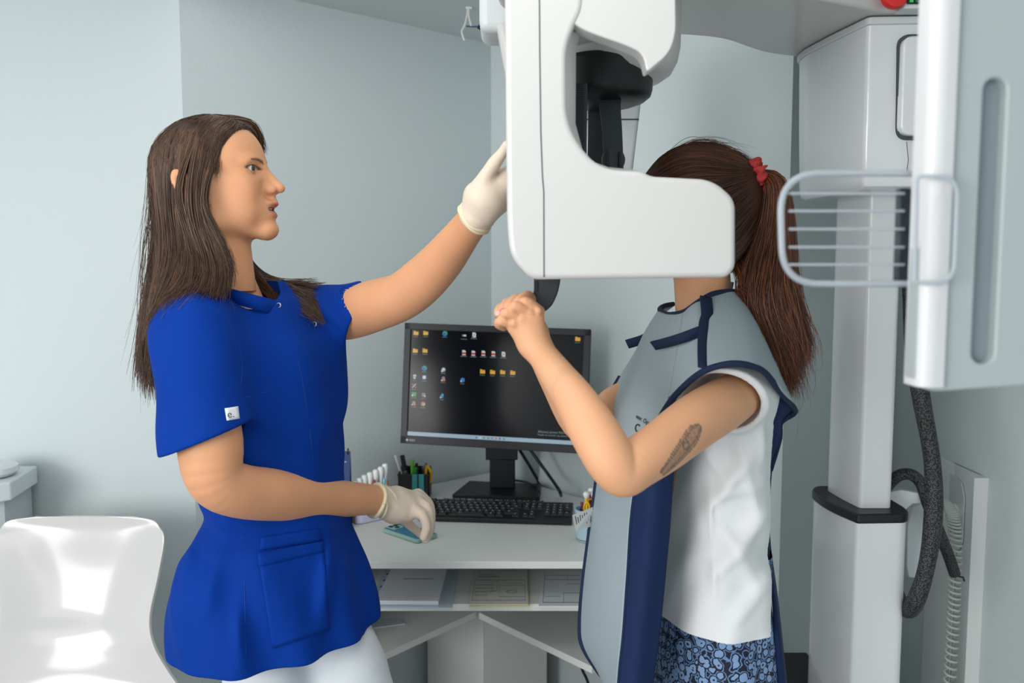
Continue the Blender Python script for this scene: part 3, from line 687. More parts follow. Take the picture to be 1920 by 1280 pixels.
def eye(O, s, parent, tilt=0):
    ct, st = math.cos(tilt), math.sin(tilt)
    def W(p): 
        x = ct * p[0] - st * p[2]; z = st * p[0] + ct * p[2]; return np.array([O[0] + s * x * .001, O[1] + p[1] * .001, O[2] + z * .001])
    for sd in (1, -1):
        c = W((74, 31 * sd, 20)); d = np.array([s * 1., -.22, -.02])
        M = Matrix.Translation(V(c)) @ V(d).to_track_quat('Z', 'Y').to_matrix().to_4x4(); R = .0120
        prof = lambda a0, a1, n, k=1.0: [(R * k * math.sin(a0 + (a1 - a0) * i / n), R * k * math.cos(a0 + (a1 - a0) * i / n)) for i in range(n + 1)]
        e = lathM(prof(3.1, .001, 20), M).obj('eye', M_EYE, parent, angle=180)
        lathM(prof(.58, .001, 6, 1.012), M).obj('iris', M_IRIS, e, angle=180)
        lathM(prof(.27, .001, 4, 1.022), M).obj('pupil', M_PUPIL, e, angle=180)
M_EYE = mat('eye_white', rgb(226, 222, 216), .12); M_IRIS = mat('iris_blue_grey', rgb(66, 78, 88), .1); M_PUPIL = mat('pupil', rgb(12, 10, 10), .1)
M_SKIN = mat('skin', rgb(214, 160, 125), .52, attr='col', sss=.12, bump=.00012, bscale=700, spec=.4)
# strands of hair: guides are polylines, neighbours are interpolated
def strands(name, guides, n, rad, base, parent, seed=1, jit=.004, wave=.003, segs=15, sides=3, clump=0, lay=0, endj=.02, shade=.25, avoid=()):
    rs = np.random.RandomState(seed); G = np.array([crom(g, segs) for g in guides]); ng = len(G)
    s = rs.uniform(0, ng - 1, n)
    if clump: s = np.where(rs.rand(n) < .7, (np.round(s * clump) + rs.normal(0, .12, n)) / clump, s)
    s = np.clip(s, 0, ng - 1.0001); i = np.floor(s).astype(int); u = (s - i)[:, None, None]
    i0 = np.clip(i - 1, 0, ng - 1); i3 = np.clip(i + 2, 0, ng - 1)
    p = .5 * (2 * G[i] + (G[i + 1] - G[i0]) * u + (2 * G[i0] - 5 * G[i] + 4 * G[i + 1] - G[i3]) * u ** 2 + (3 * G[i] - G[i0] - 3 * G[i + 1] + G[i3]) * u ** 3)
    t = np.linspace(0, 1, segs)[None, :, None]
    off = rs.normal(0, 1, (n, 1, 3)) * jit * (.35 + .65 * t) + rs.normal(0, 1, (n, 1, 3)) * endj * t ** 3 * .3
    ph = rs.uniform(0, 6.28, (n, 1, 3)); fr = rs.uniform(4, 10, (n, 1, 3)); off = off + np.sin(ph + fr * t) * wave * t
    p = p + off
    # shorter or longer ends
    L = rs.uniform(.82, 1.0, n)[:, None]; tt = np.linspace(0, 1, segs)[None, :] * L * (segs - 1); k = np.clip(np.floor(tt).astype(int), 0, segs - 2); uu = (tt - k)[..., None]
    rows = np.arange(n)[:, None]; p = p[rows, k] * (1 - uu) + p[rows, k + 1] * uu
    for fn, mg in avoid:
        for _ in range(2):
            q = p.reshape(-1, 3).astype(np.float32); A = [q[:, k_][:, None, None] for k_ in range(3)]; e_ = f32(.002); d0 = np.asarray(fn(*A)).ravel()
            g_ = np.stack([np.asarray(fn(*[A[m_] + (e_ if m_ == k_ else 0) for m_ in range(3)])).ravel() - d0 for k_ in range(3)], 1); g_ /= np.linalg.norm(g_, axis=1, keepdims=True) + 1e-9
            mj = mg * rs.uniform(.5, 1.6, len(d0)); mv = np.where(d0 < mj, np.minimum(mj - d0, .04), 0); p = p + (g_ * mv[:, None]).reshape(p.shape)
    for _ in range(2 if avoid else 0): p[:, 1:-1] = (p[:, :-2] + 2 * p[:, 1:-1] + p[:, 2:]) / 4
    tg = np.gradient(p, axis=1); tg /= np.linalg.norm(tg, axis=2, keepdims=True) + 1e-9
    a = np.cross(tg, np.array([.3, 1, .2])); a /= np.linalg.norm(a, axis=2, keepdims=True) + 1e-9; b = np.cross(tg, a)
    r = rad * rs.uniform(.6, 1.3, (n, 1, 1)) * (1 - .75 * t ** 2.5)
    ang = np.arange(sides) * 2 * math.pi / sides
    v = p[:, :, None, :] + r[..., None] * (np.cos(ang)[None, None, :, None] * a[:, :, None, :] + np.sin(ang)[None, None, :, None] * b[:, :, None, :])
    v = v.reshape(-1, 3)
    nn, ss, kk = np.meshgrid(np.arange(n), np.arange(segs - 1), np.arange(sides), indexing='ij')
    A = nn * segs * sides + ss * sides + kk; B = nn * segs * sides + ss * sides + (kk + 1) % sides
    f = np.stack([A, B, B + sides, A + sides], -1).reshape(-1, 4)
    hue = rs.rand(n)
    c0 = np.array(base[0][:3]); c1 = np.array(base[1][:3]); c = c0[None] * (1 - hue[:, None]) + c1[None] * hue[:, None]
    c = c * (1 + rs.normal(0, shade, (n, 1))).clip(.35, 1.7)
    c = np.repeat(c, segs * sides, 0)
    return mobj(name, v, f, M_HAIR, parent, attr=c, angle=180)
M_HAIR = mat('hair', rgb(60, 42, 32), .38, attr='col', spec=.55)
def skin_obj(name, lst, m, parent, colf=None):
    v, f = join_parts(lst); return mobj(name, v, f, m, parent, angle=180, attr=colf(v) if colf else None)

# ------------------------------------------------------------------ woman in blue
TW = 1.60
def T(px, py, dy=0): return P(px, py, TW + dy)
woman = empty('person', (P(480, 700, TW)[0], TW, 0), 'woman in a blue medical tunic and white trousers reaching up to the machine, facing right', 'person')
HO = T(400, 340, -.012); HT = math.radians(0)
hf = head_field(HO, 1, HT)
lst = [nets(hf, (HO[0] - .12, TW - .10, float(T(400, 545)[2])), (HO[0] + .145, TW + .085, HO[2] + .12), .0017)]
# torso under the cloth (coarse), arms
rsh = P(365, 605, 1.47); lsh = P(598, 590, 1.73)
torso = union([cone(P(485, 680, 1.6), P(505, 900, 1.6), .085, .075), cone(P(430, 540, 1.61), P(470, 640, 1.61), .05, .055), cone(P(395, 620, 1.5), P(580, 620, 1.7), .04, .04), cone(P(510, 900, 1.6), P(510, 1070, 1.6), .075, .08)], .02)
lst.append(nets(torso, (-.72, 1.38, .85), (-.26, 1.82, 1.46), .008))
rw = P(722, 938, 1.755)
rarm = [(rsh, .050), (P(385, 740, 1.425), .049), (P(394, 830, 1.41), .0535), (P(404, 895, 1.405), .047), (P(450, 920, 1.44), .046), (P(530, 928, 1.52), .046), (P(620, 934, 1.63), .038), (P(690, 936, 1.715), .0315), (rw, .030), (P(745, 945, 1.79), .028)]
lst.append(nets(chain(rarm, .045), *bbox([p for p, r in rarm], .07), .003))
lw_ = P(893, 405, 1.46)
larm = [(lsh, .05), (P(650, 588, 1.70), .052), (P(705, 572, 1.66), .050), (P(752, 556, 1.625), .0455), (P(790, 528, 1.60), .044), (P(830, 487, 1.56), .039), (P(868, 438, 1.50), .031), (lw_, .0275), (P(905, 380, 1.45), .027)]
lst.append(nets(chain(larm, .04), *bbox([p for p, r in larm], .07), .003))
SK = rgb(214, 156, 116)
body = skin_obj('body', lst, M_SKIN, woman, lambda v: skin_col(v, SK, HO, 1, tilt=HT))
eye(HO, 1, body, HT)
# teeth between the lips
MB().tube([HO + np.array([.1035 - .012 * abs(k) / 6 * abs(k) / 6, k * .0026, -.0493]) for k in range(-6, 7)], .0032, 8).obj('teeth', mat('teeth', rgb(225, 220, 210), .2), body, angle=180)
es = MB(); ec = HO + np.array([-.009, -.0835, -.041]); es.lathe(tuple(ec), [(.0005, -.003), (.0028, -.0015), (.0028, .0015), (.0005, .003)], 12).obj('earring', mat('gold', rgb(225, 190, 140), .2, 1), woman, angle=180)

# tunic
th = math.radians(48)
def tk(py, xl, xr, ratio=.70, D=TW, dx=0):
    a = P(xl, py, D); b = P(xr, py, D); h = (b[0] - a[0]) / 2; A = h / math.sqrt(math.cos(th) ** 2 + (ratio * math.sin(th)) ** 2)
    return (a[2], (a[0] + b[0]) / 2 + dx, D, A, A * ratio)
keys = [tk(500, 420, 520), tk(545, 385, 545, .6), tk(570, 350, 580, .55), tk(610, 325, 612, .55), tk(660, 330, 630, .62), (tk(760, 348, 634, .68)), tk(860, 375, 632, .70), tk(950, 398, 632, .72), tk(1030, 368, 652, .72),
        tk(1100, 346, 678, .72), tk(1200, 342, 700, .72), tk(1310, 345, 712, .72), tk(1420, 345, 715, .72)]
tl = loft(keys, th)
zh = .768
slv_r = cone(P(366, 612, 1.462), P(390, 850, 1.412), .070, .078)
slv_l = cone(P(585, 595, 1.735), P(680, 588, 1.69), .062, .064)
hole_r = cone(P(391, 790, 1.418), P(396, 900, 1.405), .058, .071)
hole_l = cone(P(640, 590, 1.705), P(700, 583, 1.68), .052, .058)
nrm_r = P(398, 860, 1.405) - P(365, 640, 1.46); nrm_r /= np.linalg.norm(nrm_r); nrm_r = nrm_r + np.array([-.0, .0, -.0]); 
cut_r = P(394, 812, 1.42); nr2 = np.array([.36, -.05, -.93]); nr2 /= np.linalg.norm(nr2)
nr2 = np.array([.38, .0, -.92]); nr2 = np.array([-.0, 0, 0]) + nr2
# sleeve hem planes from three measured hem points
def plane(a, b, c):
    n = np.cross(np.array(b) - a, np.array(c) - a); n /= np.linalg.norm(n); return np.array(a), n
hr_p, hr_n = plane(P(331, 842, 1.42), P(462, 790, 1.44), P(400, 822, 1.34)); hr_n = hr_n * (-1 if hr_n[2] > 0 else 1)
hl_p, hl_n = plane(P(672, 540, 1.69), P(628, 650, 1.69), P(660, 600, 1.63)); hl_n = hl_n * (1 if hl_n[0] > 0 else -1)
def pl(X, Y, Z, p, n): return (X - f32(p[0])) * f32(n[0]) + (Y - f32(p[1])) * f32(n[1]) + (Z - f32(p[2])) * f32(n[2])
ncp = P(462, 545, TW)
def folds(X, Y, Z, amp=1.0):
    d = .0036 * np.sin(38 * X + 30 * Y + 9 * Z + 1.2 * np.sin(11 * Z + 8 * X)) + .0020 * np.sin(70 * X - 35 * Y + 24 * Z + 2 * np.sin(16 * Z))
    return d * amp
wz = float(P(400, 955, TW)[2])
CR = [((300, 610, 1.42), (330, 700, 1.36), .0035, .010), ((470, 640, 1.40), (440, 780, 1.40), .005, .012), ((470, 700, 1.42), (560, 660, 1.48), .004, .012), ((400, 975, 1.42), (440, 1080, 1.40), .006, .012), ((430, 965, 1.42), (480, 1010, 1.42), .005, .010),
      ((365, 1040, 1.50), (350, 1200, 1.46), .006, .012), ((405, 1000, 1.42), (380, 1150, 1.40), .005, .014), ((625, 1000, 1.55), (600, 1180, 1.50), .006, .014), ((645, 1040, 1.60), (640, 1150, 1.58), .006, .012), ((500, 900, 1.42), (600, 860, 1.50), .004, .012),
      ((470, 640, 1.41), (540, 820, 1.47), .0035, .014), ((560, 600, 1.62), (600, 700, 1.60), .005, .010), ((590, 560, 1.66), (650, 620, 1.63), .004, .009), ((330, 640, 1.37), (400, 800, 1.33), .0035, .012), ((430, 1100, 1.40), (450, 1250, 1.40), .005, .014)]
CR = [(P(*a), P(*b), h_, w_) for a, b, h_, w_ in CR]
def crease(X, Y, Z):
    t = 0
    for a, b, h_, w_ in CR:
        d = b - a; q = float(d.dot(d)); x, y, z = X - f32(a[0]), Y - f32(a[1]), Z - f32(a[2]); u = np.clip((x * f32(d[0]) + y * f32(d[1]) + z * f32(d[2])) / q, 0, 1)
        e = (x - u * f32(d[0])) ** 2 + .12 * (y - u * f32(d[1])) ** 2 + (z - u * f32(d[2])) ** 2
        t = t + f32(2.3 * h_) * np.exp(-e / f32(w_ * w_)) * np.sin(np.pi * (.15 + .7 * u))
    return t
def tunic(X, Y, Z):
    r = tl(X, Y, Z)
    s1 = slv_r(X, Y, Z) + .002 * np.sin(50 * Z + 40 * X); s1 = smax(s1, pl(X, Y, Z, hr_p, hr_n), .004)
    s2 = slv_l(X, Y, Z) + .0018 * np.sin(60 * X + 50 * Z); s2 = smax(s2, pl(X, Y, Z, hl_p, hl_n), .004)
    r = r + folds(X, Y, Z) + f32(.005) * np.sin(34 * X + 46 * Y) * np.clip((wz - Z) * 4, 0, 1) + f32(.003) * np.exp(-((Z - wz) / .05) ** 2) * np.sin(90 * Z + 25 * X)
    r = r - crease(X, Y, Z)
    r = smin(r, s1, .035); r = smin(r, s2, .03)
    # hollow neck, sleeves and hem
    nk = cone(P(430, 440, TW - .01), P(452, 560, TW - .02), .060, .071)(X, Y, Z)
    r = smax(r, -nk, .006)
    r = smax(r, -hole_r(X, Y, Z), .003); r = smax(r, -hole_l(X, Y, Z), .003)
    inner = tl(X, Y, Z) + .026; r = smax(r, -smax(inner, Z - f32(.86), .01), .002)
    return smax(r, f32(zh) - Z, .004)
M_BLUE = mat('royal_blue_cloth', rgb(0, 52, 142), .8, bump=.0026, bscale=15, var=.04, spec=.15)
v, f = nets(tunic, (-.80, 1.26, zh - .02), (-.20, 1.88, 1.45), .0036)
tun = mobj('tunic', v, f, M_BLUE, woman, angle=180)
# surface finder: walk from the camera along a pixel ray to the cloth
def hit(fn, px, py, d0, d1, n=500):
    Ds = np.linspace(d0, d1, n); pts = np.array([P(px, py, d) for d in Ds], np.float32)
    val = np.asarray(fn(*[pts[:, i][:, None, None] for i in range(3)])).ravel()
    k = np.argmax(val < 0); return pts[k].astype(float) if val[k] < 0 else None
def seam(name, fn, pxs, m, parent, d0, d1, r=.0009, out=.0004, n=16):
    q = crom([(x, y, 0) for x, y in pxs], n); pts = [hit(fn, a[0], a[1], d0, d1, 260) for a in q]; pts = [p for p in pts if p is not None]
    if len(pts) > 2: return MB().tube([p + np.array([0, -out, 0]) for p in pts], r, 6).obj(name, m, parent, angle=180)
M_BLUES = mat('royal_blue_seam', rgb(6, 52, 138), .8)
for nm, pp in (('side_seam', [(452, 985), (458, 1080), (460, 1180), (462, 1262)]), ('bust_seam', [(462, 745), (500, 735), (528, 722)]), ('front_seam', [(520, 560), (560, 680), (580, 800), (588, 870)]),
               ('sleeve_seam', [(360, 560), (420, 590), (452, 660), (452, 720)])):
    seam(nm, tunic, pp, M_BLUES, tun, 1.25, 1.8)
# pocket: an applied panel with an open top edge
def on_cloth(fn, pxs, d0, d1, out): 
    r = []
    for x, y in pxs:
        h = hit(fn, x, y, d0, d1, 260); r.append((h if h is not None else P(x, y, (d0 + d1) / 2)) + np.array([.0, -out, 0]))
    return r
def cloth_patch(name, fn, corners, nu, nv, m, parent, d0, d1, out, thick, bev=0):
    (a, b, c, d) = [np.array(q, float) for q in corners]; rows = []
    for j in range(nv):
        t = j / (nv - 1); L_ = a * (1 - t) + d * t; R_ = b * (1 - t) + c * t
        rows.append(on_cloth(fn, [tuple(L_ * (1 - i / (nu - 1)) + R_ * i / (nu - 1)) for i in range(nu)], d0, d1, out))
    g = np.array(rows)
    for _ in range(2): 
        g2 = g.copy(); g2[1:-1, 1:-1] = (g[:-2, 1:-1] + g[2:, 1:-1] + g[1:-1, :-2] + g[1:-1, 2:] + 4 * g[1:-1, 1:-1]) / 8; g = g2
    f = [(i * nu + j, i * nu + j + 1, (i + 1) * nu + j + 1, (i + 1) * nu + j) for i in range(nv - 1) for j in range(nu - 1)]
    return mobj(name, g.reshape(-1, 3), f, m, parent, solid=thick, solid_off=0, angle=180)
pk = cloth_patch('pocket', tunic, [(484, 1036), (607, 1014), (618, 1178), (512, 1214)], 18, 22, M_BLUE, tun, 1.3, 1.75, .0035, .003)
cloth_patch('pocket_hem', tunic, [(484, 1034), (607, 1012), (608, 1032), (487, 1060)], 18, 4, M_BLUE, pk, 1.3, 1.75, .0055, .003)
cloth_patch('pocket_top_fold', tunic, [(490, 1006), (600, 990), (606, 1012), (488, 1030)], 14, 4, M_BLUE, tun, 1.3, 1.75, .0025, .003)  # raised strip of the tunic cloth above the pocket opening
# collar band and front flap
cb_c = P(451, 556, TW - .02)
pts = [];
for k in range(41):
    a = -2.6 + k / 40 * 4.9; px = 455 + 66 * math.cos(a); D = TW - .02 + .072 * math.sin(a)
    py = 558 + 12 * math.cos(a) - 10 * (1 - math.cos(a)) * .5 + (4 if k < 3 else 0); pts.append(P(px, py, D))
vs = []
for p in pts: vs += [tuple(p + (0, 0, -.020)), tuple(p + (0, 0, .006))]
mobj('collar', vs, [(2 * i, 2 * i + 2, 2 * i + 3, 2 * i + 1) for i in range(40)], M_BLUE, tun, solid=.0035, angle=180)
def ring(px, py, fn, d0, d1, m, parent, name='snap'):
    h = hit(fn, px, py, d0, d1); 
    if h is None: h = P(px, py, (d0 + d1) / 2)
    c = h + np.array([0, -.002, 0]); MB().tube([c + .0040 * np.array([math.cos(a), -.4 * math.cos(a), math.sin(a)]) for a in np.linspace(0, 2 * math.pi, 17)], .0010, 6, cap=False).obj(name, m, parent, angle=180)
M_SNAP = mat('snap_metal', rgb(215, 218, 222), .3, .6)
ring(523, 572, tunic, 1.4, 1.8, M_SNAP, tun); ring(590, 607, tunic, 1.4, 1.8, M_SNAP, tun)
# sleeve label
lab = cloth_patch('sleeve_label', tunic, [(422, 765), (447, 761), (450, 784), (426, 788)], 5, 5, mat('label_white', rgb(228, 232, 236), .7), tun, 1.25, 1.6, .002, .001)
lp = hit(tunic, 436, 775, 1.25, 1.6)
if lp is None: lp = P(436, 775, 1.37)
text_obj('label_text', 'e.', .017, Matrix.Translation(V(lp + np.array([-.004, -.0125, -.005]))) @ Matrix.Rotation(math.radians(90), 4, 'X') @ Matrix.Rotation(math.radians(8), 4, 'Z'), mat('label_ink', rgb(25, 28, 35), .7), tun)

# trousers and shoes
M_TROU = mat('white_trousers', rgb(214, 220, 224), .7, bump=.0012, bscale=22, spec=.3)
k1 = P(560, 1100, 1.60)
hipc = P(515, 1130, 1.60)
la = union([cone((hipc[0] - .02, 1.57, .90), (hipc[0] + .04, 1.61, .84), .095, .095), chain([(P(482, 1180, 1.56), .080), (np.array([P(470, 0, 1.5)[0] + .02, 1.52, .46]), .070), (np.array([P(470, 0, 1.5)[0] - .01, 1.50, .12]), .058)], .05),
            chain([(P(590, 1160, 1.65), .098), (np.array([P(655, 0, 1.62)[0] + .022, 1.60, .52]), .078), (np.array([P(655, 0, 1.6)[0] + .03, 1.60, .12]), .058)], .05)], .03)
trou = lambda X, Y, Z: smax(la(X, Y, Z) + .0018 * np.sin(60 * Z + 30 * X + 20 * Y), f32(.10) - Z, .004)
v, f = nets(trou, (-.78, 1.30, .09), (-.12, 1.86, 1.0), .006)
mobj('trousers', v, f, M_TROU, woman, angle=180)
for sx_, sy_ in ((float(P(470, 0, 1.5)[0]) - .01, 1.50), (float(P(655, 0, 1.6)[0]) + .03, 1.60)):
    sh = union([cone((sx_ - .03, sy_, .045), (sx_ + .16, sy_ - .03, .035), .040, .034), cone((sx_, sy_, .06), (sx_, sy_, .13), .042, .045)], .03)
    v, f = nets(lambda X, Y, Z: smax(sh(X, Y, Z), f32(.003) - Z, .004), (sx_ - .09, sy_ - .10, -.01), (sx_ + .22, sy_ + .07, .18), .006)
    mobj('shoe', v, f, M_TRIM, woman, angle=180)

# gloves
M_GLOVE = mat('latex_glove', rgb(222, 205, 186), .45, bump=.0010, bscale=60, sss=.15, spec=.4)
M_CUFF = mat('latex_cuff', rgb(230, 218, 184), .45, bump=.0008, bscale=90)
R8 = .0092
pal = union([cone(P(704, 937, 1.735), P(738, 944, 1.775), .0335, .034), cone(P(738, 950, 1.765), P(766, 955, 1.775), .029, .023), cone(P(742, 940, 1.80), P(782, 936, 1.83), .031, .019), cone(P(745, 948, 1.78), P(777, 945, 1.80), .033, .024)], .018)
fing = [chain([(P(762, 955, 1.770), .0135), (P(789, 963, 1.765), .0115), (P(799, 985, 1.768), .0100), (P(795, 1006, 1.775), .0088)], .004),
        chain([(P(774, 944, 1.790), .0140), (P(798, 950, 1.785), .0120), (P(806, 980, 1.785), .0103), (P(798, 1010, 1.792), .0090)], .004),
        chain([(P(780, 934, 1.812), .0140), (P(803, 948, 1.812), .0105), (P(809, 980, 1.810), .0092), (P(802, 1008, 1.815), .0080)], .004),
        chain([(P(783, 928, 1.836), .0135), (P(804, 944, 1.84), .0100), (P(808, 972, 1.84), .0090), (P(800, 997, 1.842), .0078)], .004),
        chain([(P(735, 958, 1.83), .016), (P(758, 975, 1.858), .0120), (P(776, 990, 1.862), .0095), (P(792, 1003, 1.858), .0085)], .006)]
def hand(X, Y, Z):
    r = pal(X, Y, Z)
    fr = fing[0](X, Y, Z)
    for g in fing[1:]: fr = smin(fr, g(X, Y, Z), .0025)
    return smin(r, fr, .009) + .0006 * np.sin(160 * X + 110 * Z + 60 * Y)
v, f = nets(hand, *bbox([P(700, 937, 1.72), P(815, 1015, 1.86), P(790, 900, 1.78)], .045), .0019)
g1 = mobj('glove', v, f, M_GLOVE, woman, angle=180)
def cuff(c, ax, r0, n, m, parent, wid=.010, tilt=(0, 0, 0), rr=.0026, el=1.0):
    ax = ax / np.linalg.norm(ax) + np.array(tilt); ax /= np.linalg.norm(ax)
    a = np.cross(ax, [0, 0, 1.]); a /= np.linalg.norm(a); b = np.cross(a, ax)
    pts = [c + r0 * (math.cos(t) * a * el + math.sin(t) * b) + ax * .0015 * math.sin(3 * t + n) for t in np.linspace(0, 2 * math.pi, 40)]
    MB().tube(pts, rr, 8, cap=False).obj('cuff_fold', m, parent, angle=180)
ax = P(745, 945, 1.79) - P(690, 936, 1.715)
cuff(P(704, 938, 1.732), ax, .0338, 0, M_CUFF, g1, rr=.0042, tilt=(.0, -.35, .1)); cuff(P(711, 940, 1.740), ax, .0336, 1, M_CUFF, g1, rr=.0028, tilt=(.35, -.2, .35)); cuff(P(716, 940, 1.745), ax, .033, 2, M_CUFF, g1, rr=.0022, tilt=(-.3, .1, .35))
pal2 = union([cone(P(893, 405, 1.46), P(906, 375, 1.452), .0290, .029), cone(P(906, 372, 1.45), P(930, 345, 1.455), .030, .022), cone(P(918, 385, 1.45), P(958, 365, 1.47), .023, .017), cone(P(912, 368, 1.445), P(955, 345, 1.45), .026, .020)], .018)
f2 = [chain([(P(905, 345, 1.435), .0145), (P(921, 315, 1.425), .0118), (P(938, 292, 1.415), .0098), (P(951, 273, 1.405), .0080)], .005),
      chain([(P(938, 335, 1.450), .0115), (P(960, 318, 1.440), .0100), (P(985, 312, 1.430), .009), (P(1000, 312, 1.420), .0078)], .004),
      chain([(P(945, 347, 1.455), .0115), (P(968, 336, 1.447), .0102), (P(994, 332, 1.437), .009), (P(1010, 332, 1.425), .0078)], .004),
      chain([(P(948, 360, 1.462), .0115), (P(970, 354, 1.455), .0100), (P(994, 352, 1.443), .009), (P(1008, 352, 1.430), .0078)], .004),
      chain([(P(950, 373, 1.470), .0110), (P(968, 371, 1.465), .0092), (P(986, 370, 1.455), .0083), (P(998, 370, 1.445), .0072)], .004)]
def hand2(X, Y, Z):
    r = pal2(X, Y, Z); fr = f2[0](X, Y, Z)
    for g in f2[1:]: fr = smin(fr, g(X, Y, Z), .0025)
    return smin(r, fr, .009) + .0005 * np.sin(150 * X + 120 * Z)
v, f = nets(hand2, *bbox([P(885, 412, 1.45), P(1012, 265, 1.40), P(950, 380, 1.475)], .04), .0019)
g2 = mobj('glove', v, f, M_GLOVE, woman, angle=180)
ax = P(905, 380, 1.45) - P(868, 438, 1.50)
cuff(P(892, 406, 1.465), ax, .0300, 0, M_CUFF, g2, rr=.0036, tilt=(.2, 0, .0)); cuff(P(888, 411, 1.470), ax, .0308, 1, M_CUFF, g2, rr=.0036, tilt=(.3, .1, .1)); cuff(P(896, 400, 1.462), ax, .0298, 2, M_CUFF, g2, rr=.0026, tilt=(.1, 0, 0))

# hair
HB = (rgb(58, 44, 35), rgb(100, 74, 56))
def scalp(O, s, front=0.0, tilt=0):
    """hair cap around the skull, cut away at the face"""
    ct, st = math.cos(tilt), math.sin(tilt)
    def f(X, Y, Z):
        x0 = (X - f32(O[0])) * f32(1000 * s); z0 = (Z - f32(O[2])) * f32(1000); y = (Y - f32(O[1])) * f32(1000)
        x = ct * x0 + st * z0; z = -st * x0 + ct * z0; ya = np.abs(y)
        r = ell((-16, 0, 23), (97, 75, 90))(x, y, z); r = smin(r, ell((24, 0, 43), (61, 64, 65))(x, y, z), 30)
        # face opening: in front of a line running from the temple up over the forehead
        face = smax(-(x - (26 - front) - np.clip((z - 30), -80, 60) * .42), z - (86 + front * .3), 14)
        r = smax(r, -face, 8)
        low = -(z + 62) ; r = smax(r, low, 10)
        return r * f32(.001)
    return f
HCAP = scalp(HO, 1)
v, f = nets(HCAP, (HO[0] - .13, TW - .11, HO[2] - .09), (HO[0] + .10, TW + .09, HO[2] + .135), .003)
hair = mobj('hair', v, f, M_HAIR, woman, angle=180, attr=np.tile(np.array(rgb(62, 46, 36)[:3]), (len(v), 1)) * (1 + .3 * np.sin(v[:, :1] * 900)))
AV = [(HCAP, .0035), (tunic, .004)]
N1 = [
 [(432, 236, 1.585), (412, 250, 1.545), (404, 290, 1.520), (390, 335, 1.505), (380, 378, 1.495), (394, 415, 1.498), (420, 462, 1.490), (432, 505, 1.475), (420, 545, 1.46)],
 [(425, 226, 1.590), (396, 248, 1.540), (386, 300, 1.512), (376, 350, 1.500), (376, 400, 1.498), (392, 445, 1.492), (410, 492, 1.478), (415, 530, 1.46), (405, 560, 1.44)],
 [(412, 222, 1.595), (380, 246, 1.540), (364, 300, 1.510), (353, 352, 1.488), (356, 410, 1.490), (372, 455, 1.492), (388, 495, 1.475), (385, 535, 1.45), (365, 565, 1.425)]]
N1b = [
 [(405, 221, 1.598), (374, 243, 1.545), (358, 285, 1.510), (341, 322, 1.500), (334, 365, 1.495), (345, 408, 1.495), (360, 455, 1.492), (372, 495, 1.475), (365, 545, 1.44), (340, 580, 1.42)],
 [(400, 220, 1.600), (360, 243, 1.545), (340, 300, 1.513), (334, 360, 1.508), (338, 410, 1.505), (346, 455, 1.495), (352, 500, 1.475), (340, 545, 1.44), (316, 585, 1.42)],
 [(385, 219, 1.600), (340, 244, 1.553), (318, 300, 1.525), (314, 360, 1.518), (320, 410, 1.512), (326, 455, 1.500), (328, 500, 1.480), (310, 550, 1.45), (290, 620, 1.45)],
 [(370, 221, 1.605), (322, 250, 1.565), (300, 300, 1.545), (297, 360, 1.538), (304, 410, 1.530), (310, 460, 1.515), (306, 510, 1.50), (292, 570, 1.49), (281, 650, 1.50)],
 [(358, 224, 1.605), (308, 258, 1.59), (288, 305, 1.575), (286, 360, 1.565), (294, 410, 1.555), (300, 460, 1.54), (296, 515, 1.53), (288, 590, 1.52), (283, 690, 1.53)],
 [(350, 228, 1.61), (302, 268, 1.62), (283, 315, 1.61), (284, 365, 1.60), (292, 415, 1.59), (297, 470, 1.58), (292, 530, 1.57), (286, 620, 1.56), (290, 735, 1.56)]]
tocoord = lambda gs: [[P(*q) for q in g] for g in gs]
strands('hair', tocoord(N1b), 3000, .00085, HB, hair, seed=12, jit=.0035, wave=.003, segs=18, clump=3, avoid=AV)
strands('hair', tocoord(N1), 1700, .00085, HB, hair, seed=2, jit=.0035, wave=.003, segs=18, clump=3, avoid=AV)
# hair at the back hanging down behind the shoulder
N2 = [
 [(340, 300, 1.60), (310, 380, 1.58), (312, 440, 1.56), (305, 500, 1.54), (292, 570, 1.52), (284, 650, 1.53), (290, 745, 1.55)],
 [(320, 300, 1.62), (298, 380, 1.61), (300, 440, 1.60), (294, 500, 1.58), (284, 570, 1.56), (276, 650, 1.56), (280, 740, 1.57)],
 [(310, 300, 1.64), (292, 380, 1.64), (293, 440, 1.63), (288, 500, 1.62), (280, 570, 1.60), (272, 640, 1.60), (268, 710, 1.60)]]
strands('hair', tocoord(N2), 1300, .00085, HB, hair, seed=4, jit=.006, wave=.005, segs=16, clump=3, endj=.03, avoid=AV)
# far side: over the forehead, behind the neck and over the far shoulder
N3 = [
 [(425, 224, 1.60), (455, 222, 1.63), (478, 236, 1.655), (489, 262, 1.67), (488, 292, 1.678)],
 [(405, 221, 1.605), (440, 219, 1.64), (470, 232, 1.665), (480, 262, 1.68), (482, 300, 1.685)],
 [(385, 220, 1.61), (420, 222, 1.65), (450, 240, 1.675), (462, 290, 1.685), (460, 340, 1.685)]]
strands('hair', tocoord(N3), 520, .0008, HB, hair, seed=5, jit=.003, wave=.003, segs=12, avoid=AV)
N3b = [
 [(440, 236, 1.592), (432, 234, 1.575), (416, 246, 1.55), (400, 262, 1.535), (384, 285, 1.52)],
 [(470, 246, 1.625), (452, 238, 1.60), (432, 236, 1.575), (408, 248, 1.55), (386, 272, 1.53)],
 [(474, 240, 1.640), (456, 228, 1.62), (432, 222, 1.60), (400, 228, 1.57), (370, 248, 1.55)],
 [(470, 236, 1.65), (450, 224, 1.63), (420, 218, 1.61), (385, 222, 1.58), (352, 240, 1.565)]]
strands('hair', tocoord(N3b), 900, .0008, HB, hair, seed=6, jit=.002, wave=.002, segs=12, avoid=AV)
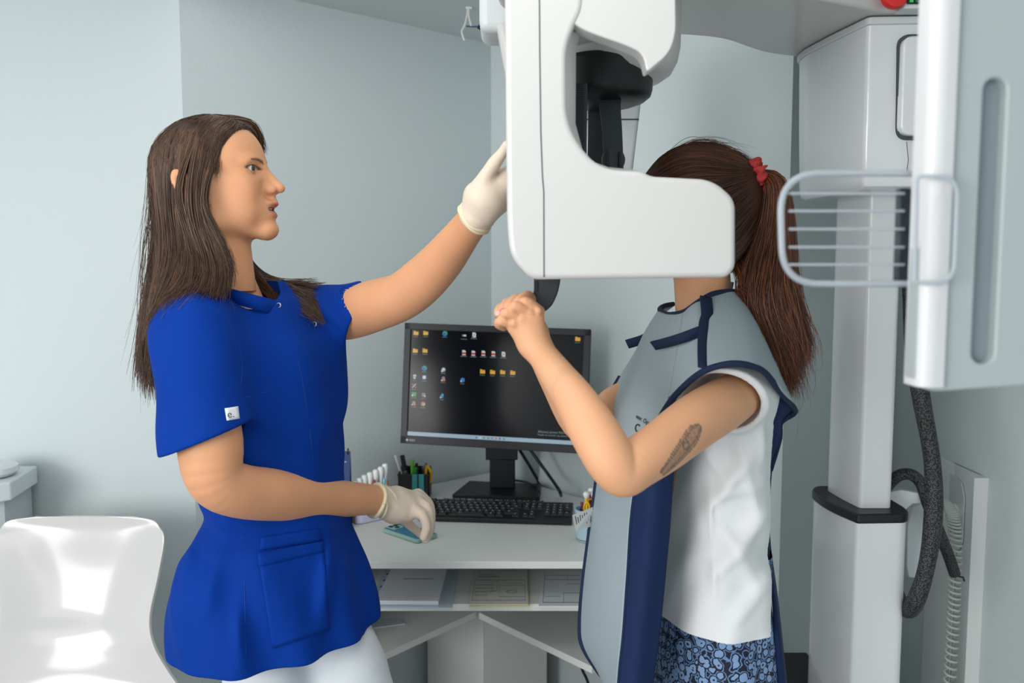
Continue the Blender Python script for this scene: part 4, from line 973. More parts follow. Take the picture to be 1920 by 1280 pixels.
N3c = [[(480, 258, 1.62), (468, 240, 1.595), (448, 231, 1.57), (420, 240, 1.545), (398, 268, 1.525), (390, 320, 1.508)], [(476, 252, 1.61), (460, 240, 1.585), (440, 238, 1.565), (416, 252, 1.54), (401, 288, 1.522), (394, 330, 1.508)], [(470, 248, 1.60), (450, 241, 1.58), (430, 244, 1.56), (413, 265, 1.537), (405, 300, 1.522), (399, 334, 1.510)]]
strands('hair', tocoord(N3c), 500, .0007, HB, hair, seed=16, jit=.0015, wave=.0015, segs=14, avoid=[(HCAP, .0045)])
N4 = [
 [(440, 440, 1.67), (462, 480, 1.675), (490, 515, 1.68), (530, 530, 1.69), (575, 530, 1.70), (604, 536, 1.705)],
 [(435, 450, 1.67), (460, 492, 1.67), (490, 525, 1.665), (530, 545, 1.67), (565, 560, 1.67), (588, 585, 1.66)],
 [(430, 460, 1.67), (462, 505, 1.665), (495, 535, 1.65), (530, 560, 1.645), (560, 585, 1.64), (580, 616, 1.625)],
 [(430, 450, 1.68), (470, 500, 1.67), (500, 530, 1.645), (528, 560, 1.625), (550, 588, 1.615), (572, 612, 1.605)]]
strands('hair', tocoord(N4), 1100, .0008, HB, hair, seed=7, jit=.005, wave=.004, segs=14, clump=3, endj=.02, avoid=AV)
FL = [[(420, 222, 1.60), (380, 212, 1.58), (330, 232, 1.57), (300, 270, 1.55), (285, 330, 1.55)], [(330, 260, 1.6), (288, 330, 1.56), (284, 420, 1.54), (276, 520, 1.53), (268, 620, 1.54), (265, 730, 1.55)],
      [(320, 380, 1.56), (285, 470, 1.54), (272, 520, 1.53), (280, 600, 1.5), (262, 690, 1.53)], [(400, 380, 1.50), (398, 430, 1.49), (405, 490, 1.47), (430, 540, 1.455), (445, 565, 1.45)]]
strands('hair', tocoord(FL), 75, .00045, HB, hair, seed=31, jit=.009, wave=.008, segs=16, avoid=AV, endj=.05)
# ------------------------------------------------------------------ woman in the apron
PW = 1.52
pat = empty('person', (P(1340, 900, PW)[0], PW, 0), 'woman in a grey lead apron holding the machine grip, ponytail in a red scrunchie', 'person')
PO = P(1306, 400, 1.50)
hf2 = head_field(PO, -1, 0, False, (-8, -20, 48, 50))
lst = [nets(hf2, (PO[0] - .145, 1.50 - .085, float(P(1320, 600, 1.5)[2])), (PO[0] + .12, 1.50 + .085, PO[2] + .12), .0026)]
t2 = union([cone(P(1320, 560, 1.5), P(1350, 660, 1.52), .05, .06), cone(P(1355, 690, 1.52), P(1345, 950, 1.52), .095, .085), cone(P(1345, 950, 1.52), P(1340, 1160, 1.52), .08, .085), cone(P(1385, 690, 1.42), P(1375, 690, 1.64), .045, .045)], .04)
lst.append(nets(t2, *bbox([P(1330, 540, 1.5), P(1385, 690, 1.40), P(1385, 690, 1.66), P(1345, 1180, 1.52)], .13), .008))
pw_n = P(1003, 652, 1.245)
parm = [(P(1400, 732, 1.41), .036), (P(1352, 760, 1.315), .041), (P(1300, 793, 1.245), .0405), (P(1240, 838, 1.18), .037), (P(1195, 868, 1.145), .0345), (P(1168, 888, 1.13), .0315), (P(1145, 862, 1.13), .034), (P(1118, 815, 1.145), .0345), (P(1075, 745, 1.18), .029), (P(1035, 690, 1.215), .0225), (P(1018, 665, 1.232), .018)]
lst.append(nets(chain(parm, .03), *bbox([p for p, r in parm], .06), .0028))
# near hand: back to the camera, fingers curled over the grip
pl3 = union([cone(P(1004, 645, 1.245), P(1006, 598, 1.24), .0185, .0115), cone(P(998, 640, 1.245), P(990, 600, 1.238), .0175, .0115), cone(P(994, 640, 1.247), P(976, 607, 1.24), .015, .0108), cone(P(990, 640, 1.25), P(963, 614, 1.243), .0135, .0098)], .012)
fg = [chain([(P(1010, 584, 1.243), .0092), (P(986, 566, 1.235), .0079), (P(970, 580, 1.250), .0088), (P(972, 590, 1.268), .008)], .003),
      chain([(P(994, 587, 1.238), .0092), (P(967, 574, 1.230), .0079), (P(956, 588, 1.246), .0086), (P(960, 597, 1.264), .0078)], .003),
      chain([(P(978, 598, 1.240), .0088), (P(951, 587, 1.232), .0075), (P(944, 598, 1.247), .0082), (P(950, 606, 1.264), .0074)], .003),
      chain([(P(962, 607, 1.243), .0082), (P(940, 602, 1.236), .0070), (P(936, 607, 1.248), .0076), (P(944, 612, 1.262), .0068)], .003),
      chain([(P(1008, 622, 1.265), .0135), (P(1000, 600, 1.290), .0112), (P(985, 590, 1.305), .0095), (P(970, 590, 1.308), .0082)], .005)]
wr3 = chain([(P(1075, 745, 1.18), .029), (P(1035, 690, 1.215), .0235), (P(1010, 655, 1.24), .0205), (P(1003, 638, 1.246), .018)])
def hnd(X, Y, Z):
    r = smin(pl3(X, Y, Z), wr3(X, Y, Z), .016); fr = fg[0](X, Y, Z)
    for g in fg[1:]: fr = smin(fr, g(X, Y, Z), .0006)
    r = smin(r, fr, .0035)
    for k in ((1010, 582), (995, 585), (979, 597), (963, 606)):
        c = P(k[0], k[1], 1.231); r = smin(r, np.sqrt((X - f32(c[0])) ** 2 + (Y - f32(c[1])) ** 2 + (Z - f32(c[2])) ** 2) - f32(.0048), .005)
    return r
lst.append(nets(hnd, *bbox([P(930, 560, 1.25), P(1062, 728, 1.19), P(990, 600, 1.32)], .02), .0014))
# far arm and far hand
fa = [(P(1390, 720, 1.64), .043), (P(1290, 735, 1.64), .040), (P(1200, 742, 1.60), .036), (P(1150, 760, 1.56), .033), (P(1120, 800, 1.50), .033), (P(1085, 790, 1.44), .031), (P(1045, 720, 1.39), .026), (P(1015, 660, 1.36), .022), (P(1005, 620, 1.345), .020)]
lst.append(nets(chain(fa, .03), *bbox([p for p, r in fa], .06), .004))
fgp = union([cone(P(1004, 625, 1.345), P(992, 585, 1.335), .020, .014), cone(P(1000, 620, 1.345), P(972, 590, 1.335), .018, .012)], .015)
ff = [chain([(P(994, 562, 1.335), .0105), (P(988, 556, 1.318), .0096), (P(976, 564, 1.298), .0086), (P(972, 572, 1.290), .0078)], .003),
      chain([(P(978, 569, 1.335), .0105), (P(969, 561, 1.318), .0092), (P(958, 571, 1.298), .0082), (P(955, 578, 1.290), .0074)], .003),
      chain([(P(964, 576, 1.335), .0100), (P(953, 568, 1.318), .0088), (P(945, 577, 1.298), .0080), (P(943, 583, 1.290), .0072)], .003),
      chain([(P(953, 586, 1.335), .0090), (P(941, 577, 1.318), .0080), (P(935, 583, 1.300), .0072), (P(934, 588, 1.292), .0066)], .003),
      chain([(P(998, 606, 1.33), .0125), (P(983, 606, 1.31), .0105), (P(966, 604, 1.30), .0090), (P(953, 602, 1.298), .0080)], .004)]
def hnd2(X, Y, Z):
    r = fgp(X, Y, Z); fr = ff[0](X, Y, Z)
    for g in ff[1:]: fr = smin(fr, g(X, Y, Z), .0018)
    return smin(r, fr, .007)
lst.append(nets(hnd2, *bbox([P(930, 560, 1.30), P(1015, 630, 1.36)], .025), .0016))
# legs under the skirt
for dy in (-.07, .07):
    x = P(1335, 0, PW)[0]; lst.append(nets(chain([((x, PW + dy * .6, .80), .050), ((x + .01, PW + dy * .8, .45), .050), ((x + .03, PW + dy, .08), .038), ((x + .03, PW + dy, .06), .038)], .02), (x - .12, PW + dy - .12, .02), (x + .16, PW + dy + .12, .92), .008))
PS = rgb(218, 163, 124)
ta, tb = P(1240, 884, 1.14), P(1308, 795, 1.20)
def pcol(v):
    c = skin_col(v, PS, PO, -1)
    arm_ = (v[:, 1] < 1.36) & (v[:, 0] > .14)
    # arm tattoo: a leaf-shaped grey drawing along the outside of the upper arm
    d = tb - ta; L = np.linalg.norm(d[[0, 2]]); e = d[[0, 2]] / L; q = v[:, [0, 2]] - ta[[0, 2]]; u = q @ e / L; w_ = q @ np.array([-e[1], e[0]])
    tip = np.where(u < .55, .0065 + .016 * np.clip(u, 0, 1) * (1 - .55 * np.clip(u, 0, 1)), .0135 * np.sqrt(np.clip(1 - ((u - .68) / .34) ** 2, 0, 1)))
    ins = (u > -.02) & (u < 1.02) & (np.abs(w_) < tip) & arm_ & (v[:, 1] < 1.235)
    line = (np.abs(np.abs(w_) - tip) < .0017); circ = np.abs(np.hypot(q[:, 0] - (ta + d * .60)[0] + ta[0], q[:, 1] - (ta + d * .60)[2] + ta[2]) - .0055) < .0014
    ring2 = np.abs(np.hypot(q[:, 0] - d[0] * .60, q[:, 1] - d[2] * .60) - .005) < .0013; inn = np.abs(np.abs(w_) - tip * .55) < .0011
    hatch = np.sin(u * 60 + np.abs(w_) * 900) > .55
    k = ins * (.42 + .40 * (line | ring2 | inn) + .18 * hatch); k = np.clip(k, 0, .86)[:, None]
    c = c * (1 - k) + np.array(rgb(74, 74, 72)[:3]) * k
    return c
body2 = skin_obj('body', lst, M_SKIN, pat, pcol)
def nail(p, d, m):
    M = Matrix.Translation(V(p)) @ V(d).to_track_quat('Z', 'Y').to_matrix().to_4x4()
    lathM([(.0046, -.0006), (.0046, .0003), (.003, .0012), (.0005, .0015)], M, 14).obj('nail', m, body2, angle=180)
M_N1 = mat('pink_nail_polish', rgb(226, 110, 140), .2); M_N2 = mat('lilac_nail_polish', rgb(160, 130, 190), .2); M_N3 = mat('pale_pink_nail_polish', rgb(226, 176, 178), .2)
for (x, y, D), m in (((972, 571, 1.278), M_N3), ((955, 577, 1.278), M_N2), ((942, 583, 1.280), M_N1), ((934, 587, 1.281), M_N3)):
    nail(P(x, y, D), (-.25, -1, .35), m)
# T-shirt
def pk_(py, xl, xr, b, D=PW):
    a = P(xl, py, D); c = P(xr, py, D); return (a[2], (a[0] + c[0]) / 2, D, (c[0] - a[0]) / 2, b)
shirt_l = loft([pk_(560, 1285, 1370, .075), pk_(600, 1290, 1400, .11), pk_(650, 1290, 1425, .15), pk_(700, 1280, 1437, .155), pk_(800, 1262, 1442, .15), pk_(900, 1255, 1442, .145), pk_(1000, 1248, 1436, .145),
                pk_(1060, 1240, 1448, .148), pk_(1180, 1226, 1456, .155), pk_(1260, 1220, 1460, .16)])
hs_p, hs_n = plane(P(1338, 700, 1.30), P(1414, 772, 1.335), P(1354, 815, 1.36)); 
sl = cone(P(1400, 722, 1.42), P(1330, 770, 1.28), .058, .062); slh = cone(P(1372, 746, 1.36), P(1310, 788, 1.24), .048, .062)
ad = P(1300, 793, 1.245) - P(1400, 728, 1.40); ad /= np.linalg.norm(ad)
if hs_n.dot(ad) < 0: hs_n = -hs_n
zs = float(P(1340, 1194, 1.40)[2])
SCR = [((1330, 900, 1.38), (1340, 1120, 1.37), .004, .006), ((1290, 900, 1.39), (1310, 1000, 1.38), .005, .010), ((1400, 860, 1.38), (1330, 960, 1.37), .007, .012), ((1430, 960, 1.40), (1340, 1080, 1.37), .008, .014), ((1430, 900, 1.40), (1360, 930, 1.37), .005, .010),
       ((1440, 1060, 1.42), (1380, 1160, 1.37), .007, .014), ((1290, 1060, 1.38), (1270, 1170, 1.38), .006, .010), ((1380, 830, 1.38), (1420, 960, 1.38), .005, .010), ((1360, 1000, 1.37), (1420, 1100, 1.38), .005, .012), ((1300, 820, 1.38), (1360, 900, 1.37), .005, .010), ((1420, 760, 1.38), (1432, 860, 1.38), .005, .008)]
SCR = [(P(*a), P(*b), h_, w_) for a, b, h_, w_ in SCR]
def shirt(X, Y, Z):
    r = shirt_l(X, Y, Z) + .0022 * np.sin(60 * X + 35 * Z + 30 * Y + 1.5 * np.sin(25 * Z)) + .0018 * np.sin(45 * Z - 70 * X + 40 * Y)
    t = 0
    for a, b, h_, w_ in SCR:
        d = b - a; q = float(d.dot(d)); x, y, z = X - f32(a[0]), Y - f32(a[1]), Z - f32(a[2]); u = np.clip((x * f32(d[0]) + y * f32(d[1]) + z * f32(d[2])) / q, 0, 1)
        t = t + f32(h_) * np.exp(-((x - u * f32(d[0])) ** 2 + .1 * (y - u * f32(d[1])) ** 2 + (z - u * f32(d[2])) ** 2) / f32(w_ * w_)) * np.sin(np.pi * (.15 + .7 * u))
    r = r - t
    s = smax(sl(X, Y, Z) + .0012 * np.sin(90 * X + 60 * Z), pl(X, Y, Z, hs_p, hs_n), .004); r = smin(r, s, .02); r = smax(r, -slh(X, Y, Z), .003)
    nk = cone(P(1318, 520, 1.50), P(1312, 590, 1.50), .056, .064)(X, Y, Z); r = smax(r, -nk, .004)
    r = smax(r, -smax(shirt_l(X, Y, Z) + f32(.010), Z - f32(zs + .05), .006), .002)
    return smax(r, f32(zs) - Z, .003)
v, f = nets(shirt, *bbox([P(1220, 1210, 1.34), P(1470, 545, 1.34), P(1340, 800, 1.70), P(1300, 760, 1.22)], .01), .0031)
M_SHIRT = mat('white_cotton', rgb(222, 224, 224), .85, bump=.0014, bscale=30, spec=.25)
ts = mobj('t_shirt', v, f, M_SHIRT, pat, angle=180)
# patterned skirt
def floral():
    m = mat('floral_skirt_print', rgb(20, 28, 48), .8); nt = m.node_tree; N = nt.nodes; L = nt.links
    tc = N.new('ShaderNodeTexCoord'); nz = N.new('ShaderNodeTexNoise'); nz.inputs['Scale'].default_value = 60; L.new(tc.outputs['Object'], nz.inputs['Vector'])
    ad_ = N.new('ShaderNodeMixRGB'); ad_.blend_type = 'ADD'; ad_.inputs[0].default_value = .010; L.new(tc.outputs['Object'], ad_.inputs[1]); L.new(nz.outputs['Color'], ad_.inputs[2])
    vo = N.new('ShaderNodeTexVoronoi'); vo.inputs['Scale'].default_value = 72; L.new(ad_.outputs[0], vo.inputs['Vector'])
    cr = N.new('ShaderNodeValToRGB'); e = cr.color_ramp; e.interpolation = 'CONSTANT'
    e.elements[0].position = 0; e.elements[0].color = rgb(24, 32, 52); e.elements[1].position = .16; e.elements[1].color = rgb(120, 150, 190); a = e.elements.new(.46); a.color = rgb(18, 24, 42)
    a = e.elements.new(.60); a.color = rgb(96, 128, 172); a = e.elements.new(.70); a.color = rgb(18, 24, 42)
    L.new(vo.outputs['Distance'], cr.inputs[0]); L.new(cr.outputs[0], N['Principled BSDF'].inputs['Base Color']); return m
skl = loft([pk_(1100, 1250, 1438, .125), pk_(1170, 1240, 1446, .13), pk_(1240, 1232, 1450, .14), pk_(1320, 1222, 1456, .15), pk_(1500, 1200, 1475, .165), pk_(1640, 1190, 1485, .175)])
zk = .56
v, f = nets(lambda X, Y, Z: smax(smax(skl(X, Y, Z) + .003 * np.sin(60 * X + 50 * Y), f32(zk) - Z, .003), -smax(skl(X, Y, Z) + f32(.012), Z - f32(.66), .01), .002), *bbox([P(1230, 1100, 1.38), P(1450, 1100, 1.68), np.array([P(1340, 0, 1.52)[0], 1.52, zk])], .03), .005)
mobj('skirt', v, f, floral(), pat, angle=180)
for dy in (-.07, .07):
    sx_ = P(1335, 0, PW)[0] + .03; sh = union([cone((sx_ + .02, PW + dy, .045), (sx_ - .17, PW + dy, .035), .040, .034), cone((sx_, PW + dy, .06), (sx_, PW + dy, .10), .045, .046)], .03)
    v, f = nets(lambda X, Y, Z: smax(sh(X, Y, Z), f32(.003) - Z, .004), (sx_ - .23, PW + dy - .06, -.01), (sx_ + .09, PW + dy + .06, .16), .006)
    mobj('shoe', v, f, M_TRIM, pat, angle=180)

# lead apron: a poncho of thick sheets bound in navy
apron = None
M_APR = mat('grey_apron_vinyl', rgb(150, 165, 170), .5, bump=.0014, bscale=14, spec=.35); M_NAVY = mat('navy_apron_cloth', rgb(14, 36, 74), .75, bump=.0012, bscale=18, spec=.3)
M_NAVY2 = mat('navy_webbing', rgb(15, 32, 62), .85)
f0 = [(1262, 572, 1.60), (1228, 605, 1.64), (1164, 706, 1.62), (1137, 768, 1.60), (1119, 910, 1.58), (1096, 1083, 1.57), (1089, 1172, 1.57), (1094, 1210, 1.565), (1118, 1250, 1.56), (1146, 1285, 1.56)]
f1 = [(1237, 581, 1.54), (1206, 632, 1.55), (1175, 712, 1.53), (1150, 780, 1.50), (1136, 910, 1.50), (1112, 1083, 1.50), (1108, 1175, 1.50), (1114, 1225, 1.50), (1128, 1270, 1.50), (1148, 1320, 1.50)]
f2 = [(1252, 589, 1.47), (1232, 640, 1.44), (1205, 730, 1.41), (1178, 800, 1.41), (1165, 915, 1.42), (1142, 1083, 1.42), (1138, 1190, 1.42), (1140, 1245, 1.42), (1144, 1300, 1.42), (1150, 1360, 1.42)]
f3 = [(1283, 584, 1.425), (1274, 640, 1.37), (1254, 745, 1.325), (1230, 815, 1.345), (1190, 919, 1.36), (1175, 1083, 1.36), (1166, 1190, 1.36), (1160, 1245, 1.36), (1156, 1300, 1.36), (1150, 1380, 1.36)]
PT = lambda cols: [[P(*q) for q in r] for r in zip(*cols)]
def sheet(name, cols, m, nu, nv, parent=None, th=.004, wob=.0):
    v, f = patch(PT(cols), nu, nv); parent = parent or apron
    if wob: v = v + np.array([0, 1., 0]) * (wob * np.sin(v[..., :1] * 55 + v[..., 2:3] * 9) + wob * .6 * np.sin(v[..., :1] * 90 - v[..., 2:3] * 21))
    o = mobj(name, v.reshape(-1, 3), f, m, parent, angle=180, solid=th, solid_off=0); return o, v
def edge(name, pts, r=.0045, m=None, parent=None, n=60, flat=None):
    parent = parent or apron
    return MB().tube(crom(pts, n), r, 10).obj(name, m or M_NAVY2, parent, angle=180)
apron, fv = sheet('lead_apron', [f0, f1, f2, f3], M_APR, 26, 70, parent=pat, wob=.002); tag(apron, 'grey lead apron bound in navy blue')
c3 = f3[:3]
c4 = [(1309, 566, 1.405), (1317, 625, 1.340), (1323, 692, 1.275)]
c5 = [(1357, 547, 1.43), (1373, 610, 1.345), (1388, 682, 1.262)]
c5b = [(1381, 547, 1.46), (1414, 612, 1.385), (1436, 700, 1.290)]
c6 = [(1398, 556, 1.50), (1440, 640, 1.49), (1490, 762, 1.42)]
c7 = [(1396, 553, 1.55), (1436, 640, 1.58), (1476, 758, 1.60)]
sc, sv = sheet('shoulder_cape', [c3, c4, c5, c5b, c6, c7], M_APR, 60, 30, wob=.0015)
n0 = f3[3:]; n0[0] = (1236, 812, 1.345); n0 = [(x, y, d + .001) for x, y, d in n0]
n1 = [(1282, 760, 1.345), (1263, 881, 1.345), (1254, 1002, 1.345), (1238, 1176, 1.345), (1229, 1245, 1.345), (1220, 1300, 1.345), (1208, 1380, 1.345)]
nm = [((a[0] + b[0]) / 2, (a[1] + b[1]) / 2 , min(a[2], b[2]) - .012) for a, b in zip(n0, n1)]
side, nv_ = sheet('side_panel', [n0, nm, n1], M_NAVY, 16, 50, wob=.0015)
edge('binding', [p + np.array([0, -.003, 0]) for p in nv_[::4, 1]], .0012, mat('navy_stitch_line', rgb(8, 22, 50), .9))
# back panel (navy inside visible)
b0 = [(1488, 764, 1.42), (1464, 789, 1.44), (1461, 823, 1.45), (1443, 881, 1.455), (1437, 1002, 1.46), (1455, 1130, 1.45), (1474, 1300, 1.45)]
b1 = [(1470, 740, 1.56), (1464, 789, 1.56), (1461, 823, 1.56), (1446, 881, 1.56), (1442, 1002, 1.56), (1458, 1130, 1.56), (1476, 1300, 1.56)]
bb0 = [(1440, 705, 1.37), (1441, 790, 1.40), (1441, 823, 1.42), (1441, 876, 1.44), (1436, 1002, 1.452), (1448, 1130, 1.442), (1452, 1300, 1.442)]
sheet('back_panel', [bb0, b0, b1], M_NAVY, 16, 40)
# bindings along the free edges
edge('binding', [P(*q) + np.array([-.001, -.002, 0]) for q in f0[2:]], .0055)
nk_ = [(1262, 570, 1.60), (1246, 573, 1.57), (1237, 580, 1.54), (1248, 588, 1.49), (1262, 589, 1.455), (1283, 584, 1.425), (1309, 566, 1.405), (1333, 552, 1.41), (1357, 547, 1.43), (1381, 547, 1.46), (1398, 556, 1.50)]
edge('binding', [P(*q) for q in nk_], .0045)
edge('binding', [P(*q) for q in ((1236, 850, 1.343), (1232, 800, 1.335), (1256, 754, 1.318), (1290, 717, 1.295), (1323, 694, 1.272), (1360, 683, 1.262), (1388, 682, 1.260), (1415, 688, 1.272), (1436, 700, 1.290), (1462, 733, 1.35), (1488, 764, 1.41), (1488, 775, 1.43), (1464, 792, 1.445), (1461, 823, 1.45), (1444, 881, 1.455))], .0050, n=110)
# shoulder strap, fastening tabs
def ribbon(name, pts, w, m, parent, th=.003, up=None):
    p = crom(pts, 24); vs = []
    for i in range(24):
        t = p[min(i + 1, 23)] - p[max(i - 1, 0)]; t /= np.linalg.norm(t); s_ = np.cross(t, np.array([.0, 1., .15])); s_ /= np.linalg.norm(s_); vs += [tuple(p[i] - s_ * w), tuple(p[i] + s_ * w)]
    return mobj(name, vs, [(2 * i, 2 * i + 1, 2 * i + 3, 2 * i + 2) for i in range(23)], m, parent, solid=th, angle=60)
o_ = np.array([0, -.006, .002])
ribbon('shoulder_strap', [P(1322, 559, 1.405) + o_, P(1324, 590, 1.372) + o_, P(1320, 610, 1.352) + o_, P(1318, 650, 1.315) + o_, P(1319, 692, 1.277) + o_], .0100, M_NAVY2, apron)
ribbon('fastening_tab', [P(1312, 621, 1.335), P(1280, 633, 1.338), P(1250, 642, 1.365), P(1225, 648, 1.395)], .0085, M_NAVY2, apron)
ribbon('fastening_tab', [P(1224, 626, 1.56), P(1205, 636, 1.585), P(1190, 641, 1.60), P(1176, 645, 1.61)], .0090, M_NAVY2, apron)
# printed lettering on the chest
M_INK = mat('black_print', rgb(18, 20, 24), .7)
def on_front(px, py):
    d = fv - np.array([0, 0, EYE]); depth = d @ FWD; q = (960 + F * d[..., 0] / depth - px) ** 2 + (640 - F * (d @ UPV) / depth - py) ** 2 + 1e4 * (fv[..., 1] > 1.47)
    i, j = np.unravel_index(np.argmin(q), q.shape); return fv[i, j], fv[i, min(j + 1, fv.shape[1] - 1)] - fv[i, j - 1], fv[i - 1, j] - fv[i + 1, j]
p_, tx, tz = on_front(1196, 787)
Mt = frame(p_, tx, tz) @ Matrix.Translation((-.006, 0, 0)) @ Matrix.Rotation(math.radians(90), 4, 'X') @ Matrix.Translation((0, 0, .0035)) @ Matrix.Rotation(math.radians(-8), 4, 'Z')
text_obj('lettering', 'vmr. Opti', .0105, Mt, M_INK, apron); text_obj('lettering', 'C', .019, Mt @ Matrix.Translation((.004, -.020, 0)), M_INK, apron)
# care label hanging at the front edge
lw1 = [P(1073, 966, 1.53), P(1120, 947, 1.578), P(1117, 984, 1.578), P(1079, 996, 1.53)]
cl = MB().prism(lw1, (0, .0008, 0)).obj('care_label', mat('label_paper', rgb(222, 224, 222), .7), apron, smooth=False)
def lerpq(q, a, b): return (q[0] * (1 - a) + q[1] * a) * (1 - b) + (q[3] * (1 - a) + q[2] * a) * b
rs = np.random.RandomState(9)
mb = MB()
for k in range(9):
    a0_ = .10 + k * .09; x1 = .12 + rs.rand() * .2; x2 = x1 + .3 + rs.rand() * .35
    q = [lerpq(lw1, a0_, x1), lerpq(lw1, a0_ + .025, x1), lerpq(lw1, a0_ + .025, x2), lerpq(lw1, a0_, x2)]; mb.prism([p + np.array([0, -.0006, 0]) for p in q], (0, .0004, 0))
mb.obj('label_print', M_INK, apron, smooth=False)

# hair, ponytail and scrunchie
HB2 = (rgb(50, 34, 26), rgb(92, 54, 34))
PCAP = scalp(PO, -1)
v, f = nets(PCAP, (PO[0] - .11, 1.50 - .11, PO[2] - .09), (PO[0] + .13, 1.50 + .09, PO[2] + .135), .003)
ph = mobj('hair', v, f, M_HAIR, pat, angle=180, attr=np.tile(np.array(rgb(44, 30, 23)[:3]), (len(v), 1)) * (1 + .3 * np.sin(v[:, :1] * 900)))
AV2 = [(PCAP, .003)]
tie_ = (1418, 332, 1.485)
def to_tie(*g): return list(g) + [tie_]
H1 = [to_tie((1212, 328, 1.50), (1240, 300, 1.485), (1290, 276, 1.48), (1350, 283, 1.475), (1395, 306, 1.475)),
      to_tie((1216, 334, 1.47), (1245, 312, 1.445), (1290, 293, 1.435), (1345, 300, 1.43), (1390, 315, 1.452)),
      to_tie((1232, 350, 1.45), (1262, 335, 1.42), (1300, 322, 1.412), (1345, 325, 1.415), (1388, 328, 1.445)),
      to_tie((1262, 385, 1.425), (1290, 372, 1.408), (1330, 358, 1.403), (1370, 345, 1.42), (1400, 338, 1.455)),
      to_tie((1285, 430, 1.425), (1315, 415, 1.405), (1350, 395, 1.403), (1385, 368, 1.425), (1408, 346, 1.465)),
      to_tie((1320, 470, 1.43), (1345, 452, 1.415), (1378, 425, 1.418), (1408, 385, 1.45), (1420, 352, 1.475)),
      to_tie((1350, 500, 1.455), (1375, 480, 1.445), (1405, 445, 1.45), (1425, 400, 1.475), (1428, 358, 1.485)),
      to_tie((1368, 510, 1.50), (1392, 488, 1.50), (1420, 450, 1.50), (1435, 405, 1.50), (1432, 360, 1.49))]
strands('hair', tocoord(H1), 3600, .0008, HB2, ph, seed=21, jit=.0025, wave=.0015, segs=16, avoid=AV2, endj=.004)
H2 = [to_tie((1215, 328, 1.54), (1245, 298, 1.55), (1295, 273, 1.55), (1355, 280, 1.55), (1400, 305, 1.52)), to_tie((1212, 328, 1.51), (1242, 298, 1.51), (1292, 271, 1.51), (1352, 278, 1.51), (1397, 304, 1.50))]
strands('hair', tocoord(H2), 700, .0008, HB2, ph, seed=22, jit=.003, wave=.003, segs=14, avoid=AV2)
HB3 = (rgb(60, 36, 24), rgb(122, 66, 36))
Q1 = [[(1422, 330, 1.485), (1438, 345, 1.47), (1432, 400, 1.465), (1415, 460, 1.46), (1400, 510, 1.455), (1398, 560, 1.45), (1420, 620, 1.44), (1450, 690, 1.43), (1462, 700, 1.43)],
      [(1422, 328, 1.48), (1446, 345, 1.455), (1446, 400, 1.445), (1436, 460, 1.44), (1424, 520, 1.435), (1424, 570, 1.43), (1444, 630, 1.42), (1468, 690, 1.41), (1478, 720, 1.41)],
      [(1424, 326, 1.48), (1455, 340, 1.455), (1462, 400, 1.44), (1456, 460, 1.435), (1450, 520, 1.43), (1452, 575, 1.425), (1466, 630, 1.42), (1478, 690, 1.42), (1480, 740, 1.42)],
      [(1426, 324, 1.485), (1460, 335, 1.47), (1474, 390, 1.46), (1474, 450, 1.45), (1472, 520, 1.44), (1478, 580, 1.435), (1488, 630, 1.43), (1492, 670, 1.43), (1486, 710, 1.43)],
      [(1426, 324, 1.49), (1462, 332, 1.49), (1478, 380, 1.49), (1484, 440, 1.48), (1486, 510, 1.47), (1492, 570, 1.465), (1500, 610, 1.46), (1506, 640, 1.46), (1503, 670, 1.46)],
      [(1426, 324, 1.495), (1460, 334, 1.52), (1472, 390, 1.53), (1474, 450, 1.53), (1472, 520, 1.52), (1476, 580, 1.51), (1486, 630, 1.50), (1490, 670, 1.50), (1486, 700, 1.50)]]
strands('ponytail', tocoord(Q1), 3600, .0008, HB3, ph, seed=23, jit=.005, wave=.009, segs=22, clump=4, endj=.03, shade=.35)
Q2 = [[(1375, 500, 1.47), (1385, 520, 1.45), (1386, 540, 1.44), (1394, 560, 1.43)], [(1395, 480, 1.47), (1402, 510, 1.455), (1400, 545, 1.45), (1410, 570, 1.44)]]
strands('ponytail', tocoord(Q2), 200, .0007, HB3, ph, seed=24, jit=.005, wave=.003, segs=10)
FP = [[(1440, 340, 1.46), (1470, 430, 1.44), (1480, 520, 1.43), (1500, 600, 1.43), (1510, 660, 1.44), (1495, 690, 1.45)], [(1440, 340, 1.47), (1450, 460, 1.43), (1440, 560, 1.42), (1470, 660, 1.41), (1480, 740, 1.42), (1472, 786, 1.43)]]
strands('ponytail', tocoord(FP), 110, .0005, HB3, ph, seed=41, jit=.008, wave=.012, segs=18, endj=.05)
FH = [[(1230, 318, 1.49), (1262, 285, 1.48), (1305, 266, 1.48), (1355, 272, 1.48), (1400, 300, 1.48)], [(1230, 318, 1.52), (1265, 288, 1.52), (1310, 268, 1.52), (1360, 276, 1.52), (1400, 298, 1.50)]]
strands('hair', tocoord(FH), 60, .00045, HB2, ph, seed=42, jit=.006, wave=.006, segs=14, endj=.02)
